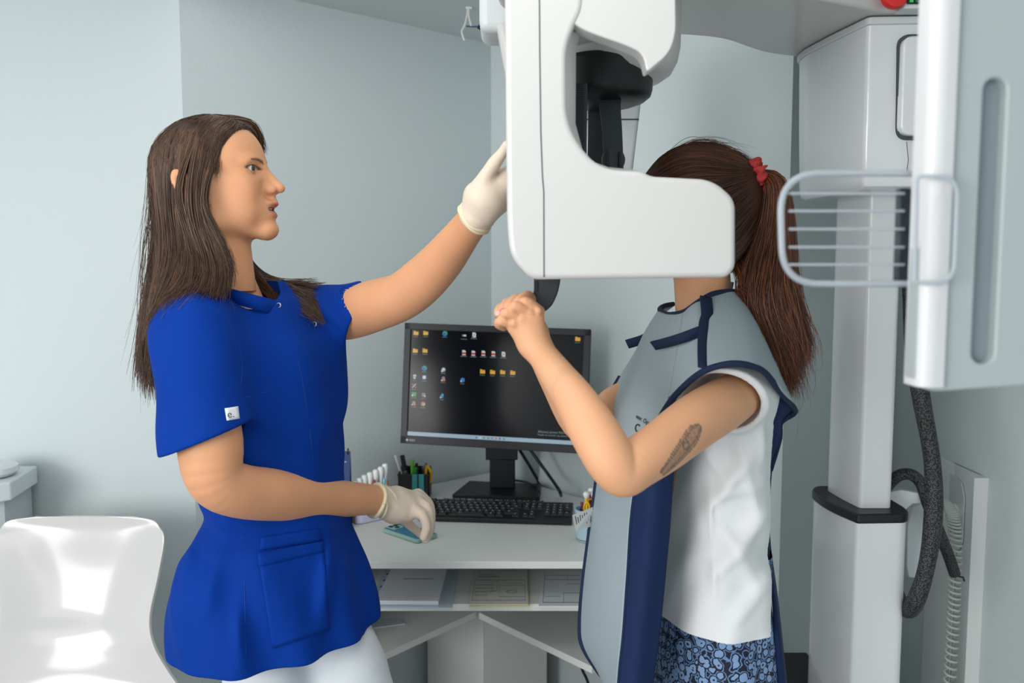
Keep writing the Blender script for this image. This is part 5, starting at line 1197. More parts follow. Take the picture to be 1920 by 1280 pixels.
# scrunchie: gathered ring of cloth
mb = MB(); vs = []; c = P(1419, 330, 1.482); ax_ = V(P(1440, 322, 1.482) - P(1400, 336, 1.482)).normalized(); Mx = Matrix.Translation(V(c)) @ ax_.to_track_quat('Z', 'Y').to_matrix().to_4x4()
NU, NV = 90, 16
for i in range(NU):
    a = 2 * math.pi * i / NU; rr_ = .020 + .0022 * math.sin(9 * a + 1)
    for k in range(NV):
        b = 2 * math.pi * k / NV; q = .0088 * (1 + .28 * math.sin(14 * a + 2 * math.sin(3 * a)) + .22 * math.sin(3 * b + 11 * a))
        vs.append(tuple(Mx @ Vector(((rr_ + q * math.cos(b)) * math.cos(a), (rr_ + q * math.cos(b)) * math.sin(a), q * 1.2 * math.sin(b) + .003 * math.sin(5 * a)))))
mobj('scrunchie', vs, [(i * NV + k, i * NV + (k + 1) % NV, ((i + 1) % NU) * NV + (k + 1) % NV, ((i + 1) % NU) * NV + k) for i in range(NU) for k in range(NV)], mat('red_scrunchie_cloth', rgb(168, 46, 44), .7, var=.2, bscale=400, bump=.001), pat, angle=180)
# ------------------------------------------------------------------ monitor
TL, TR, BL, BR = P(759, 605, 2.46), P(1106, 617, 2.37), P(752, 830, 2.43), P(1101, 851, 2.34)
mc = (TL + TR + BL + BR) / 4; Mm = frame(mc, TR - TL + BR - BL, TL - BL + TR - BR)
mw = (np.linalg.norm(TR - TL) + np.linalg.norm(BR - BL)) / 4; mh = (np.linalg.norm(TL - BL) + np.linalg.norm(TR - BR)) / 4
mon = empty('monitor', None, 'black computer monitor showing a dark desktop with icons, on the corner desk', 'monitor', M=Mm)
# local: x right, z up, -y towards the viewer
M_BEZ = mat('bezel_black', rgb(26, 30, 32), .45)
def lobj(mb, name, m, parent=mon, **k): return mb.obj(name, m, parent, local=True, **k)
bz = .019
fr_ = MB().prism([(x, 0, z) for x, z in rounded([(-mw, -mh), (mw, -mh), (mw, mh), (-mw, mh)], .006, 4)], (0, .022, 0))
lobj(MB().prism([(x, .004, z) for x, z in rounded([(-mw, -mh), (mw, -mh), (mw, mh), (-mw, mh)], .006, 4)], (0, .028, 0)), 'back_shell', M_BEZ, bevel=.004)
bw = MB()
for lo, hi in (((-mw, -.004, mh - bz), (mw, .006, mh)), ((-mw, -.004, -mh), (mw, .006, -mh + bz + .004)), ((-mw, -.004, -mh), (-mw + bz, .006, mh)), ((mw - bz, -.004, -mh), (mw, .006, mh))): bw.box(lo, hi)
lobj(bw, 'bezel', M_BEZ, bevel=.0015)
def emis(name, c, st=1.0, base=None): return mat(name, base or (0.004, .004, .005, 1), .25, emit=c, estr=st, spec=.35)
scr = lobj(MB().box((-mw + bz - .001, .001, -mh + bz), (mw - bz + .001, .004, mh - bz + .001)), 'screen', mat('screen_black', rgb(5, 7, 10), .18, spec=.25, emit=rgb(10, 14, 20), estr=.15), smooth=False)
sx0, sx1, sz1, sz0 = -mw + bz, mw - bz, mh - bz, -mh + bz + .004
# measured icon places on the photographed screen (fractions of the picture area)
def SXY(px, py):
    # bilinear inverse over the visible screen corners
    A = np.array([(768, 615), (1093, 628), (1090, 840), (762, 826)], float); u = v = .5
    for _ in range(12):
        p = (1 - u) * (1 - v) * A[0] + u * (1 - v) * A[1] + u * v * A[2] + (1 - u) * v * A[3]
        du = (1 - v) * (A[1] - A[0]) + v * (A[2] - A[3]); dv = (1 - u) * (A[3] - A[0]) + u * (A[2] - A[1])
        q = np.linalg.solve(np.array([du, dv]).T, np.array([px, py]) - p); u += q[0]; v += q[1]
    return sx0 + (sx1 - sx0) * u, sz1 + (sz0 - sz1) * v
ic = {k: emis('icon_' + k, rgb(*c), .75) for k, c in dict(yellow=(232, 178, 62), blue=(40, 130, 200), white=(214, 222, 224), red=(200, 60, 60), green=(50, 160, 80), orange=(214, 120, 50), grey=(130, 140, 142), navy=(30, 70, 150), teal=(60, 180, 190)).items()}
LBL = emis('icon_caption', rgb(150, 172, 172), .6)
def cell(name, shapes, parent=scr):
    """one icon: list of (colour, polygon in mm)"""
    pass
def shape(px, py, col, poly, dy=0, name='icon'):
    x, z = SXY(px, py); return MB().prism([(x + a * .001, -.0002 - dy * .0002, z + b * .001) for a, b in poly], (0, .0002, 0)), col
def rect(w, h, cx=0, cz=0): return [(cx - w / 2, cz - h / 2), (cx + w / 2, cz - h / 2), (cx + w / 2, cz + h / 2), (cx - w / 2, cz + h / 2)]
def disc(r, cx=0, cz=0, n=14, a0=0, a1=6.2832): return [(cx + r * math.cos(a0 + (a1 - a0) * i / n), cz + r * math.sin(a0 + (a1 - a0) * i / n)) for i in range(n)]
folder = [(-5, -4), (5, -4), (5, 3), (0, 3), (-1, 4.2), (-5, 4.2)]
doc = [(-3.6, -5), (3.6, -5), (3.6, 3), (1.6, 5), (-3.6, 5)]
def icon(px, py, parts, caption=9):
    me_v = []; me_f = []; mi = []; mats = []
    x, z = SXY(px, py)
    for k, (c, poly) in enumerate(parts):
        if c not in mats: mats.append(c)
        n0_ = len(me_v); me_v += [(x + a * .00145, .0008 - k * .00015, z + b * .00145) for a, b in poly]; me_f.append(tuple(range(n0_, n0_ + len(poly)))); mi.append(mats.index(c))
    if caption:
        rs_ = np.random.RandomState(int(px * 7 + py)); caption *= 1.5; xx = -caption / 2
        if LBL not in mats: mats.append(LBL)
        while xx < caption / 2:
            w_ = rs_.uniform(.6, 1.5); n0_ = len(me_v); me_v += [(x + a * .001, .0008, z + b * .001) for a, b in rect(w_, 1.5, xx, -10.5)]; me_f.append(tuple(range(n0_, n0_ + 4))); mi.append(mats.index(LBL)); xx += w_ + .5
    o = mobj('icon', me_v, me_f, None, scr, smooth=False, local=True)
    for m_ in mats: o.data.materials.append(m_ if not isinstance(m_, str) else ic[m_])
    for pgn, k in zip(o.data.polygons, mi): pgn.material_index = k
for px, py in ((777, 622), (796, 622), (776, 657), (795, 657), (1082, 634), (906, 698), (925, 699), (944, 699), (963, 700)): icon(px, py, [('yellow', folder), ('orange', rect(10, .8, 0, 2.2))])
for px, py in ((833, 623), (794, 692)): icon(px, py, [('blue', disc(5.2)), ('green', disc(3.4, 1.2, 1.5)), ('navy', disc(1.9, -1, -1))])
for px, py in ((870, 661), (888, 662), (907, 662), (926, 663)): icon(px, py, [('white', doc), ('red', rect(7.6, 4, 0, -1))], 12)
for px, py in ((889, 626), (945, 664)): icon(px, py, [('white', doc), ('red', disc(1.4, 0, 0)), ('grey', rect(2.5, 2, -2, -3.5))], 12)
icon(870, 627, [('white', rect(8, 3.4)), ('grey', rect(3, 3.4, -2.5))], 12)
icon(831, 695, [('grey', disc(4.6)), ('white', disc(3, 0, 1)), ('white', rect(3, 3, -3, -3))])
icon(775, 709, [('white', [(-3, 4), (3, 4), (2, -4), (-2, -4)]), ('grey', rect(3, 4))], 4)
icon(794, 710, [('navy', rect(9, 9)), ('white', disc(3.6))])
icon(831, 713, [('grey', disc(3.4, 0, 1.5)), ('orange', disc(2.6, 1.5, -2)), ('white', rect(3, 3, -3, -3))])
icon(868, 715, [('blue', disc(4.4)), ('white', rect(2.6, 2.6, -3, -2.6))], 7)
icon(774, 727, [('white', [(-4, -4), (-3, -4.6), (4.4, 3.6), (3.4, 4.4)]), ('orange', [(4, -4.6), (4.6, -3.6), (-3.4, 4.4), (-4.2, 3.4)])], 7)
icon(774, 744, [('green', rect(9, 8)), ('white', rect(3, 3, -3, -2.6))], 9)
icon(793, 745, [('grey', rect(7, 7)), ('red', rect(2.5, 2.5, -1, 1)), ('white', rect(2.6, 2.6, 2.6, -2.6))], 7)
icon(829, 747, [('blue', disc(3.4, -.5, -.8)), ('teal', disc(2.2, .6, 2.6)), ('white', rect(2.6, 2.6, -3, -3))], 7)
icon(774, 762, [('grey', disc(3.2, 0, 1.6)), ('orange', disc(2.6, 1.6, -1.8)), ('white', rect(2.6, 2.6, -3, -2.6))], 11)
icon(792, 763, [('red', disc(4.6)), ('yellow', [(0, 0)] + disc(4.6, 0, 0, 8, -1.2, .9)), ('green', [(0, 0)] + disc(4.6, 0, 0, 8, 3.0, 5.1)), ('white', disc(2.3)), ('blue', disc(1.7))], 9)
icon(1079, 706, [('grey', rect(7, 8)), ('white', disc(2.4, 1, -1))], 6)
icon(1094, 641, [('white', disc(.9))], 0)
# taskbar with its small icons
x0_, z0_ = SXY(762, 826); tb_ = MB().box((sx0 - .0008, .0002, sz0 - .002), (sx1 + .0008, .0012, sz0 + .0112))
taskbar = lobj(tb_, 'taskbar', emis('taskbar_pale_blue', rgb(158, 182, 198), .8), scr, smooth=False)
for k, c in enumerate(('blue', 'white', 'grey', 'grey', 'grey', 'orange', 'blue', 'green')):
    xx = SXY(896 + 7.5 * k, 823)[0]
    lobj(MB().box((xx - .0024, -.0001, sz0 + .0025), (xx + .0024, .0006, sz0 + .0078)), 'taskbar_icon', ic[c], scr, smooth=False)
wx, wz = SXY(1012, 815)
Mt = Mm @ Matrix.Translation((wx, .0003, wz - .002)) @ Matrix.Rotation(math.radians(90), 4, 'X')
text_obj('notice_text', 'Aktywuj system Windows', .0088, Mt, LBL, scr); text_obj('notice_text', 'Przejdź do ustawień, aby aktywować', .0062, Mt @ Matrix.Translation((0, -.008, 0)), LBL, scr)
# maker's mark on the lower bezel: small diamond and word
M_LOGO = mat('pale_logo', rgb(190, 198, 200), .5)
lobj(MB().prism([(x * .001 - mw + .020, -.0048, z * .001 - mh + .0105) for x, z in ((-4, 0), (0, -3.6), (4, 0), (0, 3.6))], (0, .001, 0)), 'maker_mark', M_LOGO, smooth=False)
text_obj('maker_name', 'EIZO', .0075, Mm @ Matrix.Translation((-mw + .027, -.0048, -mh + .0080)) @ Matrix.Rotation(math.radians(90), 4, 'X'), M_LOGO, mon)
lobj(MB().box((mw - .016, -.0046, -mh + .009), (mw - .012, -.004, -mh + .011)), 'power_light', emis('power_green', rgb(90, 220, 60), 1.2), smooth=False)
# stand
iM = Mm.inverted()
bpl = [PZ(848, 934, DZ), PZ(1012, 940, DZ), PZ(1015, 914, DZ), PZ(880, 908, DZ)]
bpl = [np.array(q) + (0, 0, .001) for q in bpl]
MB().prism(bpl, (0, 0, .012)).obj('stand_base', M_BLACK, mon, bevel=.002)
nD = 2.62; na, nb_ = P(918, 850, nD), P(966, 850, nD)
MB().box((na[0], nD, DZ + .012), (nb_[0], nD + .03, float(P(0, 800, nD)[2]))).obj('stand_neck', M_BLACK, mon, bevel=.004)
MB().box((na[0] - .012, nD - .012, float(P(0, 861, nD)[2])), (nb_[0] + .008, nD + .02, float(P(0, 770, nD)[2]))).obj('stand_slide', M_BLACK, mon, bevel=.003)
lobj(MB().box((-.06, .03, -.06), (.06, .07, .06)), 'mount_box', M_BLACK, bevel=.004)
MB().box((na[0] - .0, 2.50, float(P(0, 760, nD)[2])), (nb_[0], nD + .01, float(P(0, 700, nD)[2]))).obj('mount_arm', M_BLACK, mon, bevel=.004)
# cables behind the stand
for pts in ([P(966, 830, 2.62), P(985, 860, 2.66), P(1000, 885, 2.70), P(1010, 905, 2.72), P(1010, 922, 2.70)], [P(985, 830, 2.62), P(1008, 862, 2.60), P(1030, 892, 2.58), P(1048, 918, 2.50), P(1052, 928, 2.44)]):
    pts[-1] = np.array(PZ(*((1011, 925) if len(pts) and pts[0][0] < .03 else (1052, 929)), DZ + .009)); o = MB().tube(crom(pts, 30), .0052, 8).obj('cable', M_BLACK, mon, angle=180)
o = MB().tube(crom([PZ(964, 900, DZ + .004), PZ(985, 903, DZ + .004), PZ(1002, 910, DZ + .018), PZ(1008, 912, DZ + .018)], 12), .003, 8).obj('cable', M_BLACK, mon, angle=180)
fc_ = MB().tube(crom([P(1085, 1225, 2.30), P(1092, 1255, 2.30), P(1104, 1285, 2.30), (.23, 2.30, .2), (.26, 2.28, .01)], 30), .004, 8).obj('floor_cable', M_BLACK, angle=180); tag(fc_, 'black cable hanging under the desk beside the apron', 'cable')

# ------------------------------------------------------------------ keyboard
kA, kB, kC = PZ(806, 934, DZ + .02), PZ(1075, 941, DZ + .02), PZ(1072, 972, DZ + .02)
kx = kB - kA; kw = .46; fwd = kC - kB
Mk = frame((kA + kB) / 2, kx, (0, 0, 1)); Mk.translation = V(((kA + kB) / 2)[:2].tolist() + [DZ + .001])
kw = float(np.linalg.norm(kx)); kd = float(np.linalg.norm(fwd)); 
kb = empty('keyboard', None, 'black computer keyboard on the desk in front of the monitor', 'keyboard', M=Mk)
MB().prism([(-kw / 2, 0, 0), (-kw / 2, -kd, 0), (-kw / 2, -kd, .012), (-kw / 2, 0, .018)], (kw, 0, 0)).obj('case', M_BLACK, kb, local=True, bevel=.002)
M_KEY = mat('key_black', rgb(20, 22, 25), .5); M_KP = mat('key_legend', rgb(176, 196, 204), .6)
u_ = kw / 23.2
def keycap(w_):
    return MB().lathe
kcache = {}
def key(cx, cy, w_, h_=1.0):
    kk_ = (round(w_, 2), h_)
    if kk_ not in kcache:
        hw, hh = w_ * u_ * .46, h_ * kd / 7.4 * .46; v_ = [(-hw, -hh, 0), (hw, -hh, 0), (hw, hh, 0), (-hw, hh, 0), (-hw * .84, -hh * .78, .006), (hw * .84, -hh * .78, .006), (hw * .84, hh * .86, .006), (-hw * .84, hh * .86, .006)]
        o = mobj('key', v_, [(4, 5, 6, 7), (0, 1, 5, 4), (1, 2, 6, 5), (2, 3, 7, 6), (3, 0, 4, 7),
                 ], M_KEY, kb, smooth=False, local=True)
        me = o.data; me.materials.append(M_KP); bm = bmesh.new(); bm.from_mesh(me)
        q = [bm.verts.new((-hw * .45 + a * u_ * .26, hh * .15 + b * hh * .5, .0062)) for a, b in ((0, 0), (1, 0), (1, 1), (0, 1))]; fq = bm.faces.new(q); fq.material_index = 1; bm.to_mesh(me); bm.free()
        kcache[kk_] = o
    else: o = kcache[kk_].copy(); COL.objects.link(o); o.parent = kb
    y = -(cy + .5) * kd / 7.4 - kd * .04; o.location = ((cx + w_ / 2 - 11.6) * u_, y, .018 - .006 * (-y) / kd)
rowsk = [[(.3, 1), (2.3, 1), (3.3, 1), (4.3, 1), (5.3, 1), (6.8, 1), (7.8, 1), (8.8, 1), (9.8, 1), (11.3, 1), (12.3, 1), (13.3, 1), (14.3, 1), (15.6, 1), (16.6, 1), (17.6, 1)],
         [(.3 + i, 1) for i in range(13)] + [(13.3, 2)] + [(15.6 + i, 1) for i in range(3)] + [(18.9 + i, 1) for i in range(4)],
         [(.3, 1.5)] + [(1.8 + i, 1) for i in range(12)] + [(13.8, 1.5)] + [(15.6 + i, 1) for i in range(3)] + [(18.9 + i, 1) for i in range(4)],
         [(.3, 1.75)] + [(2.05 + i, 1) for i in range(11)] + [(13.05, 2.25)] + [(18.9 + i, 1) for i in range(3)],
         [(.3, 2.25)] + [(2.55 + i, 1) for i in range(10)] + [(12.55, 2.75), (16.6, 1)] + [(18.9 + i, 1) for i in range(4)],
         [(.3, 1.25), (1.55, 1.25), (2.8, 1.25), (4.05, 6.25), (10.3, 1.25), (11.55, 1.25), (14.05, 1.25), (15.6, 1), (16.6, 1), (17.6, 1), (18.9, 2), (20.9, 1)]]
nk_count = 0
for r, row in enumerate(rowsk):
    for cx, w_ in row:
        if nk_count < 100: key(cx, r + (.35 if r else 0), w_); nk_count += 1

# ------------------------------------------------------------------ phone
pA, pB, pC, pD = PZ(717, 987, DZ + .012), PZ(747, 981, DZ + .012), PZ(822, 1003, DZ + .012), PZ(781, 1020, DZ + .012)
pcn = (PZ(717, 988, DZ + .01) + PZ(822, 1004, DZ + .01)) / 2
ax_ = np.array(PZ(783, 1018, DZ + .01)) - np.array(PZ(718, 996, DZ + .01))
Mp = frame(pcn, ax_, (0, 0, 1)); Mp.translation = V((float(pcn[0]), float(pcn[1]), DZ + .001))
phn = empty('smartphone', None, 'teal smartphone lying face down on the desk under the gloved hand', 'phone', M=Mp)
def rbox(hx, hy, z0, z1, r=.010): return MB().prism([(x, y, z0) for x, y in rounded([(-hx, -hy), (hx, -hy), (hx, hy), (-hx, hy)], r, 6)], (0, 0, z1 - z0))
rbox(.072, .036, 0, .0105).obj('case', mat('phone_case_edge', rgb(136, 168, 158), .4), phn, local=True, bevel=.0025)
rbox(.0695, .0335, .0100, .0112).obj('back_glass', mat('phone_teal', rgb(0, 118, 150), .3, coat=.3), phn, local=True, bevel=.0006)
cmx, cmy = [float(a) for a in (Mp.inverted() @ V(PZ(741, 988, DZ + .012)))[:2]]
cmn = MB().prism([(x + cmx, y + cmy, .0110) for x, y in rounded([(-.017, -.017), (.017, -.017), (.017, .017), (-.017, .017)], .006, 5)], (0, 0, .0015)).obj('camera_bump', mat('camera_plate', rgb(150, 190, 190), .25), phn, local=True, bevel=.0005)
for dx, dy in ((-.008, .008), (-.008, -.008), (.008, 0)):
    MB().lathe((cmx + dx, cmy + dy, .0123), [(.0066, 0), (.0066, .0015), (.005, .002), (.001, .0018)], 18).obj('lens', mat('lens_black', rgb(14, 14, 16), .1), cmn, local=True)

# ------------------------------------------------------------------ teeth model on its base
tA = PZ(664, 978, DZ + .002)
tb0 = empty('tooth_model', (tA[0] + .05, tA[1], DZ), 'row of white model teeth with cut-open roots on a lilac base, beside the pen cup', 'tooth model')
M_LIL = mat('lilac_plastic', rgb(196, 196, 222), .4); M_TOOTH = mat('model_tooth', rgb(232, 234, 232), .3); M_GUM = mat('model_gum', rgb(196, 132, 90), .5); M_PULP = mat('model_pulp', rgb(150, 60, 46), .5); M_CYAN = mat('model_blue', rgb(120, 190, 210), .3)
base_pts = [PZ(660, 975, DZ), PZ(678, 983, DZ), PZ(748, 968, DZ), PZ(742, 958, DZ), PZ(690, 955, DZ)]
d1 = np.array(PZ(748, 968, DZ)) - np.array(PZ(678, 983, DZ)); d1 /= np.linalg.norm(d1); d2 = np.array([-d1[1], d1[0], 0]); O_ = np.array(PZ(678, 983, DZ)) + (0, 0, .001)
MB().prism([O_ - d1 * .012 + d2 * .010, O_, O_ + d1 * .10, O_ + d1 * .10 + d2 * .05, O_ - d1 * .01 + d2 * .05], (0, 0, .026)).obj('base', M_LIL, tb0, bevel=.003)
MB().prism([O_ - d1 * .014 + d2 * .014, O_ + d1 * .004 + d2 * .010, O_ + d1 * .096 + d2 * .010, O_ + d1 * .096 + d2 * .044, O_ - d1 * .004 + d2 * .044], (0, 0, .106)).obj('gum_block', M_GUM, tb0, bevel=.004)
for k in range(7):
    c = O_ + d1 * (-.012 + k * .0158) + d2 * (.012 + .004 * math.sin(k)); h0 = .096 + k * .0058; rr_ = .0088
    q = MB()
    for j in range(4):
        a = j * math.pi / 2 + .6; q.lathe(tuple(c + np.array([math.cos(a) * .0032, math.sin(a) * .0032, h0 + .016])), [(.0005, -.003), (.0048, -.001), (.0055, .003), (.004, .0065), (.0005, .0078)], 12)
    q.lathe(tuple(c + np.array([0, 0, 0])), [(.0022, .050), (.0045, h0 - .012), (.0075, h0), (rr_, h0 + .010), (rr_ * .9, h0 + .018), (.004, h0 + .021)], 18)
    q.obj('tooth', M_TOOTH, tb0, angle=60)
for k in (3, 5):
    c = O_ + d1 * (.0 + k * .0158 - .006) + d2 * (-.0) ; MB().lathe(tuple(c + np.array([0, -.001, .096])), [(.0005, 0), (.004, .004), (.0045, .014), (.002, .022)], 12).obj('pulp', M_PULP if k == 3 else M_CYAN, tb0)

# ------------------------------------------------------------------ dark blue desk calendar behind the woman
cA = PZ(654, 990, DZ + .002)
cal = empty('desk_calendar', (cA[0] - .05, cA[1], DZ), 'dark blue spiral desk calendar standing on the desk behind the woman in blue', 'calendar')
cz = float(P(654, 852, cA[1])[2]); Mc_ = mat('calendar_blue', rgb(22, 52, 108), .5)
MB().prism([(cA[0] - .14, cA[1], DZ + .001), (cA[0], cA[1], DZ + .001), (cA[0] + .001, cA[1] + .035, cz), (cA[0] - .14, cA[1] + .035, cz)], (0, .003, 0)).obj('front_sheet', Mc_, cal, smooth=False)
MB().prism([(cA[0] - .14, cA[1] + .055, DZ + .001), (cA[0], cA[1] + .055, DZ + .001), (cA[0], cA[1] + .040, cz), (cA[0] - .14, cA[1] + .040, cz)], (0, .002, 0)).obj('back_sheet', Mc_, cal, smooth=False)
def oncal(px, py): 
    z = float(P(px, py, cA[1] + .01)[2]); t = (z - DZ) / (cz - DZ); return np.array([P(px, py, cA[1] + .035 * t)[0], cA[1] + .035 * t - .0015, z])
MB().prism([oncal(620, 884), oncal(644, 884), oncal(644, 902), oncal(620, 902)], (0, .0008, 0)).obj('picture', mat('picture_peach', rgb(238, 196, 178), .5), cal, smooth=False)
MB().prism([oncal(620, 935), oncal(644, 935), oncal(644, 978), oncal(620, 978)], (0, .0008, 0)).obj('picture', mat('picture_coral', rgb(236, 140, 112), .5), cal, smooth=False)
MB().prism([oncal(636, 868), oncal(650, 868), oncal(650, 869.2), oncal(636, 869.2)], (0, .0008, 0)).obj('print_line', M_LOGO, cal, smooth=False)
text_obj('lettering', 'cure', .016, Matrix.Translation(V(oncal(640, 988))) @ Matrix.Rotation(math.radians(84), 4, 'X'), mat('print_white', rgb(225, 230, 236), .6), cal)
for k in range(5):
    c = np.array([cA[0] - .006 - k * .0145, cA[1] + .038, cz]); MB().tube([c + .0085 * np.array([0, math.cos(a), math.sin(a)]) for a in np.linspace(-1.2, 4.3, 16)], .0012, 6).obj('spiral_ring', M_BLACK, cal, angle=180)

# ------------------------------------------------------------------ mesh pen cup with pens
gA = PZ(777, 932, DZ)
gx, gy = float(gA[0]), float(gA[1]) + .02
cup = empty('pen_cup', (gx, gy, DZ), 'black desk organiser full of pens, on the desk left of the monitor', 'pen cup')
hw = .047; ztop = float(P(777, 885, gy)[2])
MB().box((gx - hw, gy - .036, DZ + .001), (gx + hw, gy + .036, DZ + .006)).obj('bottom', M_BLACK, cup, bevel=.001)
for nm_, lo, hi in (('side_wall', (gx - hw, gy - .036, DZ + .006), (gx - hw + .0025, gy + .036, ztop)), ('side_wall', (gx + hw - .0025, gy - .036, DZ + .006), (gx + hw, gy + .036, ztop)), ('front_wall', (gx - hw, gy - .036, DZ + .006), (gx + hw, gy - .0335, ztop)),
                    ('back_wall', (gx - hw, gy + .0335, DZ + .006), (gx + hw, gy + .036, ztop + .012)), ('divider', (gx - .004, gy - .033, DZ + .006), (gx - .002, gy + .033, ztop))):
    MB().box(lo, hi).obj(nm_, mat('black_wire_mesh', rgb(34, 36, 40), .5, bump=.0006, bscale=900), cup, smooth=False)
MB().tube([(gx - hw, gy - .036, ztop), (gx + hw, gy - .036, ztop), (gx + hw, gy + .036, ztop + .004), (gx - hw, gy + .036, ztop + .004), (gx - hw, gy - .036, ztop)], .0026, 8).obj('rim', M_BLACK, cup)
tl_ = MB().box((gx - .004, gy - .0435, DZ + .012), (gx + .032, gy - .0375, float(P(0, 889, gy - .04)[2]))).obj('teal_box', mat('teal_card', rgb(66, 158, 160), .5), smooth=False, bevel=.001)
tag(tl_, 'flat teal case standing against the front of the pen cup', 'case')
MB().box((gx + .012, gy - .0442, DZ + .03), (gx + .016, gy - .0434, DZ + .085)).obj('slot', M_BLACK, tl_, smooth=False)
def pen(name, label, a, b, r, c1, c2=None, cat='pen', capn=.3):
    a = np.array(a, float); b = np.array(b, float); o = empty(name, tuple(a), label, cat, 'pens standing in the pen cup')
    m = a * capn + b * (1 - capn)
    MB().tube([a, a * .9 + b * .1, m], [r * .5, r, r], 12).obj('barrel', c1, o)
    MB().tube([m, b * .97 + m * .03, b], [r * 1.08, r * 1.08, r * .7], 12).obj('cap', c2 or c1, o)
mW = mat('pen_white', rgb(226, 228, 226), .35); mK = mat('pen_black', rgb(26, 27, 30), .35); mG = mat('pen_green', rgb(96, 186, 54), .35); mG2 = mat('pen_dark_green', rgb(34, 130, 60), .35); mS = mat('pen_silver', rgb(150, 156, 160), .3, .7)
zb = DZ + .010
pen('white_pen', 'white pen leaning left in the pen cup, the leftmost', (gx - .026, gy + .01, zb), P(741, 853, gy), .0042, mW)
pen('marker', 'thick black marker leaning left beside the white pen', (gx - .018, gy - .01, zb), P(754, 853, gy - .01), .0068, mS, mK, 'marker', .4)
pen('pen', 'grey pen in the pen cup right of the thick marker', (gx - .012, gy + .02, zb), P(762, 872, gy + .02), .004, mS, mK)
pen('green_pen', 'light green pen with a white cap end, tallest green one', (gx - .006, gy - .015, zb), P(773, 861, gy - .02), .005, mG, mG)
pen('green_marker', 'dark green marker at the front of the pen cup', (gx - .008, gy - .025, zb), P(780, 876, gy - .025), .0062, mG2, mG2, 'marker')
pen('black_pen', 'black pen behind the green marker in the pen cup', (gx + .006, gy + .02, zb), P(781, 868, gy + .02), .0045, mK, mK)
pen('ballpoint_pen', 'dark pen with a silver tip at the right of the pen cup', (gx + .03, gy + .01, zb), P(793, 872, gy + .01), .0042, mK, mS)
sc_ = empty('scissors', (gx + .03, gy, DZ + .01), 'yellow-handled scissors hooked on the right side of the pen cup', 'scissors')
pts = [P(x, y, gy - .012) for x, y in ((801, 872), (806, 880), (808, 892), (806, 902), (801, 906), (799, 896), (799, 882), (801, 872))]
MB().tube(crom(pts, 30), .0044, 8, cap=False).obj('handle', mat('scissor_yellow', rgb(226, 176, 30), .4), sc_, angle=180)
MB().tube([P(799, 868, gy), P(797, 890, gy), (gx + .036, gy, zb)], [.004, .004, .002], 8).obj('blade', mat('blade_brown', rgb(150, 100, 90), .4), sc_)

# ------------------------------------------------------------------ tooth-patterned cup with novelty pens at the right
uA = PZ(1106, 1019, DZ)
ux, uy = float(uA[0]), float(uA[1]) + .032
M_CUPB = mat('pale_blue_cup', rgb(168, 196, 206), .45)
cup2 = MB().lathe((ux, uy, DZ + .001), [(.030, 0), (.032, .002), (.036, .075), (.0385, .078), (.0385, .082), (.034, .082), (.030, .012), (.001, .011)], 36).obj('tooth_cup', M_CUPB)
tag(cup2, 'pale blue cup printed with cartoon teeth, half hidden by the apron edge', 'cup')
M_TLINE = mat('cup_print_line', rgb(48, 70, 92), .6)
def oncup(a, h): r = .032 + .004 * h / .075 + .0006; return np.array([ux + r * math.sin(a), uy - r * math.cos(a), DZ + h])
for a0_, h0_, sc2 in ((.18, .026, 1.0), (-.55, .058, .7), (.5, .062, .8)):
    out = [(-13, 9), (-8, 14), (0, 11), (8, 14), (13, 9), (11, 0), (7, -12), (3, -4), (0, -3), (-3, -4), (-7, -12), (-11, 0)]
    ring_ = [oncup(a0_ + x * .03 * sc2, h0_ + y * .0011 * sc2) for x, y in [tuple(q) for q in crom(np.array([(a, b, 0) for a, b in out + out[:1]]), 40)[:, :2]]]
    MB().tube(ring_, .0008, 6).obj('tooth_print', M_TLINE, cup2, angle=180)
MB().tube([oncup(a, .006) for a in np.linspace(-1.4, 1.4, 20)], .0007, 6).obj('print_line', M_TLINE, cup2, angle=180)
cols = [((-.018, .0), (1091, 933), rgb(168, 44, 60), rgb(46, 60, 140)), ((-.006, -.012), (1099, 925), rgb(236, 190, 30), rgb(214, 60, 40)), ((.004, .010), (1108, 918), rgb(190, 40, 40), rgb(236, 190, 30)), ((.014, -.006), (1114, 926), rgb(236, 190, 30), rgb(60, 60, 140))]
for k, ((dx, dy), (px_, py_), ca, cb_) in enumerate(cols):
    a = np.array([ux + dx * .6, uy + dy, DZ + .014]); b = np.array(P(px_, py_ + 8, uy + dy)); o = empty('novelty_pen', tuple(a), ['red and blue pen at the left in the tooth-printed cup', 'yellow looped pen with a white tooth top, front of the cup', 'red pen with a tooth top behind the yellow one', 'yellow pen nearest the apron edge in the tooth-printed cup'][k], 'pen', 'novelty pens in the tooth-printed cup')
    MB().tube([a, a * .3 + b * .7, b], .0040, 10).obj('barrel', mat('pen_colour', ca, .35), o)
    c = b * .75 + a * .25; MB().tube([c + np.array([.007 * math.cos(t), -.004, .014 * math.sin(t)]) for t in np.linspace(0, 6.28, 18)], .0022, 8, cap=False).obj('loop', mat('loop_colour', cb_ if k != 1 else ca, .35), o, angle=180)
    if k: MB().lathe(tuple(b), [(.003, -.002), (.007, .004), (.0085, .010), (.006, .015), (.001, .013)], 14).obj('tooth_top', M_TOOTH, o)

